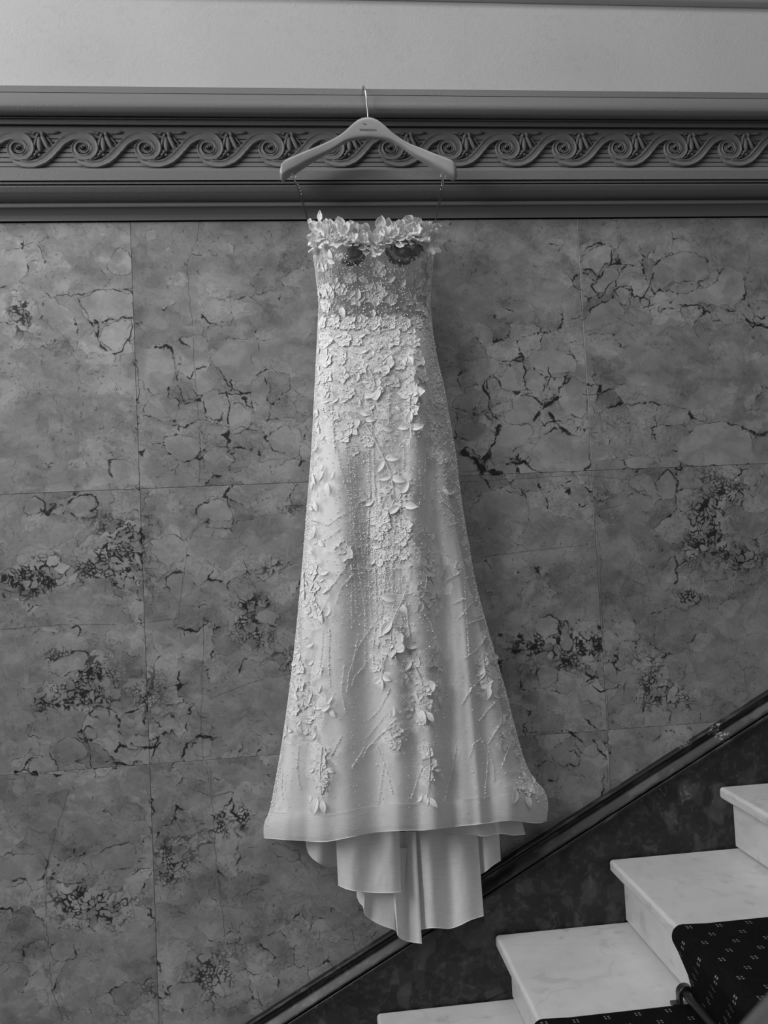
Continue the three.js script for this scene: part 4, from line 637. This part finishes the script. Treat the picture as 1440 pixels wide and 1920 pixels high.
function flowerGeo(seed) {
  const r = rng(seed), n = 5 + Math.floor(r() * 2), gs = [];
  for (let i = 0; i < n; i++) {
    const g = petals[Math.floor(r() * 6)].clone(), s = 0.72 + 0.42 * r(); g.scale(s * (0.75 + 0.35 * r()), s, s * 0.38); g.rotateY(0.25 * (r() - 0.5)); g.rotateX(0.10 * r() - 0.04); g.rotateZ((i + 0.35 * (r() - 0.5)) / n * 2 * Math.PI); g.translate(0, 0, 0.02 + 0.05 * r()); gs.push(g);
  }
  for (let i = 0; i < 3; i++) { const g = petals[Math.floor(r() * 6)].clone(), s = 0.30 + 0.22 * r(); g.scale(s, s, s * 0.5); g.rotateX(0.35); g.rotateZ(r() * 6.28); g.translate(0.15 * (r() - 0.5), 0.15 * (r() - 0.5), 0.09); gs.push(g); }
  for (let i = 0; i < 5; i++) { const a = r() * 6.28, d = 0.14 * r(); gs.push(ball(d * Math.cos(a), d * Math.sin(a), 0.12, 0.045)); }
  for (let i = 0; i < n; i++) if (r() < 0.7) { const a = (i + 0.25 + 0.2 * r()) / n * 6.28 + 1.57, l = 0.5 + 0.45 * r(); gs.push(tube([V3(0, 0, 0.08), V3(0.5 * l * Math.cos(a), 0.5 * l * Math.sin(a), 0.12), V3(l * Math.cos(a + 0.25), l * Math.sin(a + 0.25), 0.10)], 0.020, 6, 4)); }
  return joined(gs);
}
function leafGeo(seed) {
  const r = rng(seed), b = (r() - 0.5) * 0.5;
  const blade = grid(6, 9, (u, v) => { const s = u * 2 - 1, w = 0.24 * Math.pow(Math.sin(Math.PI * Math.pow(v, 0.85)), 0.9) + 0.012; return [s * w + b * v * v * 0.6, v, 0.13 * Math.abs(s) * Math.sin(Math.PI * v) + 0.10 * Math.sin(Math.PI * v) + 0.02 * Math.sin(v * 26) * Math.abs(s)]; });
  const rib = tube([V3(0, 0, 0.02), V3(b * 0.15, 0.5, 0.115), V3(b * 0.58, 0.98, 0.02)], 0.022, 8, 4);
  return joined([blade, rib]);
}
const flowers = [1, 2, 3, 4, 5, 6, 7, 8].map(s => flowerGeo(s * 31)), leaves = [1, 2, 3, 4, 5, 6].map(s => leafGeo(s * 17));
const R = rng(2024);
function stick(name, geo, mat, px, py, sizePx, ang, lift = 0.002, tilt = 0, parent = dress) {   // ang: 0 points up in the picture, clockwise
  const c = FP(px, py, lift), ex = FP(px + 3, py, lift).sub(FP(px - 3, py, lift)).normalize(), ey0 = FP(px, py - 3, lift).sub(FP(px, py + 3, lift)).normalize(), n = V3().crossVectors(ex, ey0).normalize(), ey = V3().crossVectors(n, ex);
  const m = part(name, geo, mat, parent), s = sizePx * 0.00128;
  m.matrixAutoUpdate = false;
  m.matrix.makeBasis(ex, ey, n).setPosition(c).multiply(new THREE.Matrix4().makeRotationZ(-ang * D2R)).multiply(new THREE.Matrix4().makeRotationX(tilt)).multiply(new THREE.Matrix4().makeScale(s, s, s));
  m.matrix.decompose(m.position, m.quaternion, m.scale); m.matrixAutoUpdate = true; return m;
}
{ // neckline: loose organza petals
  const trimN = new THREE.Group(); trimN.name = 'neckline_petals'; trimN.userData.label = 'ruff of loose white organza petals along the neckline'; dress.add(trimN);
  const tip = table([[584, 432], [592, 418], [600, 406], [615, 404], [640, 406], [655, 410], [675, 414], [690, 421], [702, 428], [712, 418], [725, 410], [740, 408], [760, 405], [778, 404], [800, 408], [812, 416], [822, 424]]);
  for (const [n, dy, ang, spread, tl, sz, up] of [[40, 21, 0, 70, 0.3, 17, 0.002], [50, 28, 0, 200, 0.7, 18, 0.006], [54, 35, 90, 360, 0.55, 17, 0.009], [44, 42, 180, 180, 0.5, 18, 0.009], [22, 48, 180, 90, 0.3, 19, 0.006]]) for (let i = 0; i < n; i++) {
    const px = mix(590, 814, (i + 0.2 + 0.6 * R()) / n); if (px > 697 && px < 712 && dy > 40 && R() < 0.6) continue;
    stick('petal', petals[Math.floor(R() * 6)], M.petal, px, tip(px) + dy + 5 * (R() - 0.5), sz * (0.55 + 0.95 * R() * R() + 0.2 * R()), ang + spread * (R() - 0.5), up + 0.006 * R(), tl * (0.6 + 0.8 * R()), trimN);
  }
  for (const [px, py, a, s] of [[588, 432, -20, 24], [587, 446, 190, 18], [600, 414, -4, 18], [704, 440, 180, 28], [712, 430, 8, 24], [706, 465, 175, 26], [808, 440, 40, 26], [815, 445, 70, 22], [806, 455, 150, 28], [795, 455, 175, 30]]) stick('petal', petals[Math.floor(R() * 6)], M.petal, px, py, s, a, 0.01, 0.25, trimN);
}
// traced positions: flowers [px, py, radius px], leaves [px, py of the base, length px, angle]
for (const [x, y, s] of FL) { if (x < ER(y) - 5) { const m = stick('flower_applique', flowers[Math.floor(R() * 8)], M.lace, x, y, s * 0.95, R() * 360, 0.0012); m.scale.z *= 0.6; } };
const LV = [[768, 800, 24, -95], [768, 802, 26, 88], [765, 795, 26, 10], [738, 806, 26, -80], [722, 858, 26, 92], [720, 862, 28, 215], [733, 895, 28, 105], [733, 892, 24, -110], [758, 948, 26, 95], [735, 930, 24, -60], [690, 935, 34, -80], [752, 925, 26, 40], [612, 905, 26, 160], [606, 880, 24, 200], [700, 940, 22, 250], [728, 962, 26, 60],
  [742, 1125, 30, -78], [750, 1132, 24, 150], [735, 1165, 32, 225], [818, 1105, 22, 160], [818, 1138, 18, 190], [796, 1108, 22, 235], [792, 1128, 24, 205], [760, 1212, 28, 78], [770, 1235, 26, 205], [812, 1226, 26, 30], [716, 1270, 20, 230], [712, 1270, 26, 170], [716, 1268, 20, 110], [820, 1295, 24, 10], [822, 1305, 20, 165], [760, 1262, 26, 185], [790, 1330, 28, 170], [800, 1335, 22, 140], [735, 1345, 20, 20],
  [600, 1075, 22, 80], [600, 1148, 22, 160], [602, 1330, 24, 80], [612, 1320, 20, 40], [618, 1330, 18, 140], [596, 1300, 20, 30], [595, 1495, 34, 200], [604, 1500, 24, 170], [612, 1440, 16, 120], [590, 1440, 16, -110], [800, 1490, 22, 190], [792, 1490, 20, 230], [806, 1495, 22, 150], [812, 1440, 18, 100], [905, 1250, 26, 190], [908, 1250, 24, 220], [915, 1285, 28, 185], [940, 1360, 22, 20], [930, 1235, 18, 60], [968, 1480, 28, 205], [985, 1492, 26, 150], [1000, 1470, 22, 30], [985, 1465, 22, -10], [830, 915, 18, 150], [835, 922, 18, 100], [842, 925, 16, 70], [812, 1000, 16, 200], [800, 1000, 14, 100], [795, 1000, 18, 30],
  [669, 565, 24, 10], [640, 575, 24, 165], [690, 530, 22, -60], [725, 530, 24, 50], [700, 580, 18, 180], [752, 540, 20, 20], [780, 540, 24, 30], [625, 560, 22, -20], [600, 560, 20, 0], [800, 570, 20, 10], [618, 900, 20, 30], [590, 940, 22, 150], [588, 900, 20, 190], [590, 985, 18, 170], [586, 1010, 20, 20]];
for (const [x, y, s, a] of LV) stick('leaf_applique', leaves[Math.floor(R() * 6)], M.lace, x, y, s, a, 0.0014, 0.04).scale.z *= 0.6;
// smaller leaves of the lace between the traced ones
for (let i = 0; i < 150; i++) {
  let x, y; const q = R();
  if (q < 0.36) { y = mix(606, 800, Math.pow(R(), 1.3)); x = mix(EL(y) + 6, Math.min(802, ER(y)) - 4, R()); } else if (q < 0.56) { y = mix(640, 1380, R()); x = EL(y) + 5 + 24 * R() * R(); } else if (q < 0.80) { const f = FL[46 + Math.floor(R() * 50)]; x = f[0] + 50 * (R() - 0.5); y = f[1] + 50 * (R() - 0.5); } else { y = mix(470, 600, R()); x = R() < 0.5 ? mix(592, 640, R()) : mix(775, 806, R()); }
  if (x > ER(y) - 4) continue;
  stick('leaf_applique', leaves[Math.floor(R() * 6)], M.lace, x, y, 10 + 11 * R(), R() * 360, 0.0012, 0.04).scale.z *= 0.6;
}
const STEMS = [[[684, 795], [700, 820], [712, 845], [726, 875], [734, 900], [738, 925]], [[768, 742], [768, 780], [770, 810], [768, 840]], [[762, 1105], [752, 1130], [742, 1150], [734, 1175], [733, 1200]], [[798, 1060], [800, 1085], [797, 1110]], [[735, 1215], [722, 1235], [716, 1260], [715, 1285]], [[775, 1245], [785, 1265], [792, 1285]], [[750, 1000], [765, 1015], [780, 1025], [790, 1040]], [[570, 1320], [590, 1330], [612, 1325], [625, 1310]], [[590, 1140], [600, 1170], [612, 1185]], [[640, 650], [660, 660], [690, 668], [712, 680]], [[760, 640], [748, 655], [730, 665], [716, 678]], [[690, 545], [668, 550], [650, 565]], [[905, 1225], [908, 1250], [912, 1275]], [[604, 1400], [600, 1450], [602, 1490]], [[804, 1395], [806, 1440], [800, 1500]], [[690, 690], [700, 710], [704, 730]]];
for (const s of STEMS) part('stem', tube(s.map(([x, y]) => FP(x, y, 0.004)), 0.0011, 30, 5), M.lace, dress);
{ // beads, strung along the lace and sewn thickly down both sides
  const spots = [], add = (x, y, s = 1, l = 0.0025) => { if (x > EL(y) && x < ER(y) + 0.5 && y < HEM(x) - 3) spots.push([x, y, s * (R() < 0.12 ? 1.5 : 1), l]); };
  const string = (pts, gap = 2.4, j = 0.8) => { for (let k = 0; k < pts.length - 1; k++) { const L = Math.hypot(pts[k + 1][0] - pts[k][0], pts[k + 1][1] - pts[k][1]), n = Math.max(1, Math.round(L / gap)); for (let i = 0; i < n; i++) { const t = i / n; add(mix(pts[k][0], pts[k + 1][0], t) + j * 2 * (R() - 0.5), mix(pts[k][1], pts[k + 1][1], t) + j * 2 * (R() - 0.5), 0.55 + 0.6 * R()); } } };
  for (const s of [[[655, 860], [660, 950], [668, 1040], [682, 1130], [690, 1200]], [[664, 870], [672, 960], [680, 1050]], [[696, 760], [700, 860], [702, 930]], [[690, 840], [694, 920], [690, 990], [684, 1040]], [[730, 740], [728, 800], [735, 830]], [[700, 1010], [704, 1080], [706, 1160], [698, 1220]], [[724, 1020], [722, 1090], [716, 1150]], [[630, 830], [640, 890], [655, 930]], [[622, 760], [625, 800], [628, 850]], [[755, 830], [758, 860], [755, 880]], [[786, 880], [790, 930], [784, 960]], [[800, 740], [806, 800], [798, 860], [795, 940]],
    [[834, 740], [840, 800], [832, 860]], [[815, 900], [830, 940], [850, 955]], [[660, 1240], [676, 1205], [700, 1170], [724, 1145]], [[612, 1112], [636, 1080], [655, 1050], [672, 1035]], [[662, 1242], [655, 1260], [650, 1300]], [[660, 1285], [664, 1270], [690, 1240]], [[835, 1090], [860, 1075], [870, 1060]], [[870, 1085], [895, 1078]], [[850, 1132], [870, 1122]], [[875, 1170], [905, 1160], [912, 1152]], [[870, 1235], [890, 1222], [905, 1205], [915, 1180]], [[784, 1120], [795, 1150], [805, 1165], [815, 1190], [822, 1230], [820, 1290]], [[900, 1350], [915, 1330], [935, 1310], [950, 1295]], [[915, 1395], [930, 1370], [950, 1340], [958, 1330]],
    [[690, 1350], [712, 1330], [722, 1310], [732, 1290]], [[690, 1380], [715, 1350], [728, 1335]], [[618, 1180], [616, 1230], [618, 1290]], [[702, 1392], [712, 1412], [720, 1430], [714, 1470], [709, 1510]], [[720, 1430], [728, 1455], [736, 1490]], [[680, 1420], [690, 1400], [702, 1390]], [[880, 1420], [888, 1395], [902, 1385], [915, 1420], [912, 1460], [908, 1500]], [[915, 1400], [925, 1440], [926, 1465]], [[855, 1400], [850, 1440], [838, 1480], [832, 1510]], [[530, 1450], [528, 1480], [532, 1500]], [[640, 1380], [630, 1400], [618, 1420]], [[830, 1360], [838, 1310], [836, 1260]], [[790, 1440], [780, 1470], [770, 1500]], [[975, 1470], [985, 1450], [970, 1430]], [[585, 975], [615, 985], [650, 960]], [[590, 1020], [615, 1010], [640, 990]], [[845, 985], [868, 975], [885, 1045]], [[700, 1390], [722, 1370], [745, 1345]], [[630, 1130], [640, 1100], [660, 1080]], [[672, 1190], [664, 1230], [660, 1260]], [[860, 1160], [885, 1130], [905, 1120]], [[866, 1320], [885, 1290], [905, 1270]], [[940, 1440], [955, 1400], [965, 1380]], [[870, 1060], [874, 1150], [880, 1230]], [[760, 1130], [766, 1180], [770, 1220]], [[645, 1250], [640, 1300], [648, 1340]], [[560, 1400], [556, 1440], [562, 1480]], [[660, 1440], [672, 1420], [684, 1400]], [[606, 1180], [604, 1220], [600, 1250]]]) string(s);
  for (let k = 0; k < 9; k++) { const x = 648 + 12 * k + 6 * R(), y = 860 + 60 * R(); string([[x, y], [x + 6, y + 80], [x + 10 * R(), y + 150 + 60 * R()], [x + 8, y + 260 * R() + 150]], 4); }
  for (let y = 470; y < 1550; y += 1.5) { for (let k = 0; k < 2; k++) { add(EL(y) + 1 + 7 * R() * R(), y + R(), 0.6 + 0.6 * R(), 0.002); add(ER(y) - 1 - 6 * R() * R(), y + R(), 0.6 + 0.6 * R(), 0.002); } }
  for (let i = 0; i < 1300; i++) { const y = mix(440, 620, R()); add(mix(EL(y) + 4, ER(y) - 4, R()), y, 0.5 + 0.6 * R()); }
  for (let i = 0; i < 1100; i++) { const y = mix(600, 800, R()); add(mix(EL(y) + 4, ER(y) - 4, R()), y, 0.5 + 0.5 * R()); }
  for (let i = 0; i < 1500; i++) { const y = mix(790, 1180, R()), x = 715 + 90 * (R() + R() + R() - 1.5); add(x, y, 0.5 + 0.55 * R()); }
  for (let i = 0; i < 500; i++) { const y = mix(640, 1000, R()), x = mix(812, ER(y), R()); add(x, y, 0.5 + 0.5 * R()); }
  for (let i = 0; i < 600; i++) { const f = FL[Math.floor(R() * FL.length)]; add(f[0] + f[2] * 2.4 * (R() - 0.5), f[1] + f[2] * 2.4 * (R() - 0.5), 0.6 + 0.5 * R(), 0.005); }
  for (let i = 0; i < 900; i++) { const y = mix(1000, 1540, R()); add(mix(EL(y) + 4, ER(y) - 4, R()), y, 0.45 + 0.4 * R()); }
  const im = shade(new THREE.InstancedMesh(new THREE.IcosahedronGeometry(0.00155, 1), M.bead, spots.length)), m4 = new THREE.Matrix4();
  spots.forEach(([x, y, s, l], i) => { const p = FP(x, y, l); m4.makeScale(s, s, s).setPosition(p); im.setMatrixAt(i, m4); });
  im.name = 'beading'; im.userData = { kind: 'stuff', label: 'tiny glassy beads sewn over the lace' }; dress.add(im);
}
{ // hanging loops from the hanger's rings to the neckline
  const loop = (pts, label) => { part('hanging_loop', tube(pts, 0.0011, 40, 6), M.cord, dress).userData.label = label; };
  const za = HZ + 0.016;
  loop([at(550, 334, za), at(556, 348, za - 0.004), at(566, 378, 0.10), at(581, 428, 0.066)], 'thin dark hanging cord'); loop([at(551, 334, za), at(560, 352, za - 0.002), at(570, 384, 0.10), at(584, 432, 0.064)], 'thin dark hanging cord');
  loop([at(830, 335, za), at(828, 350, za - 0.004), at(822, 380, 0.10), at(815, 424, 0.066)], 'thin dark hanging cord'); loop([at(832, 335, za), at(831, 352, za - 0.002), at(825, 380, 0.10), at(813, 430, 0.064)], 'thin dark hanging cord');
  const pts = [[828.5, 345], [828, 348], [826.5, 355], [559, 346], [561, 352], [563, 358], [565, 364]]; pts.forEach(([x, y]) => { const b = new THREE.IcosahedronGeometry(0.0012, 1), p = at(x, y, za - 0.001); b.translate(p.x, p.y, p.z); part('loop_bead', b, M.bead, dress); });
}
renderer.render(scene, camera);
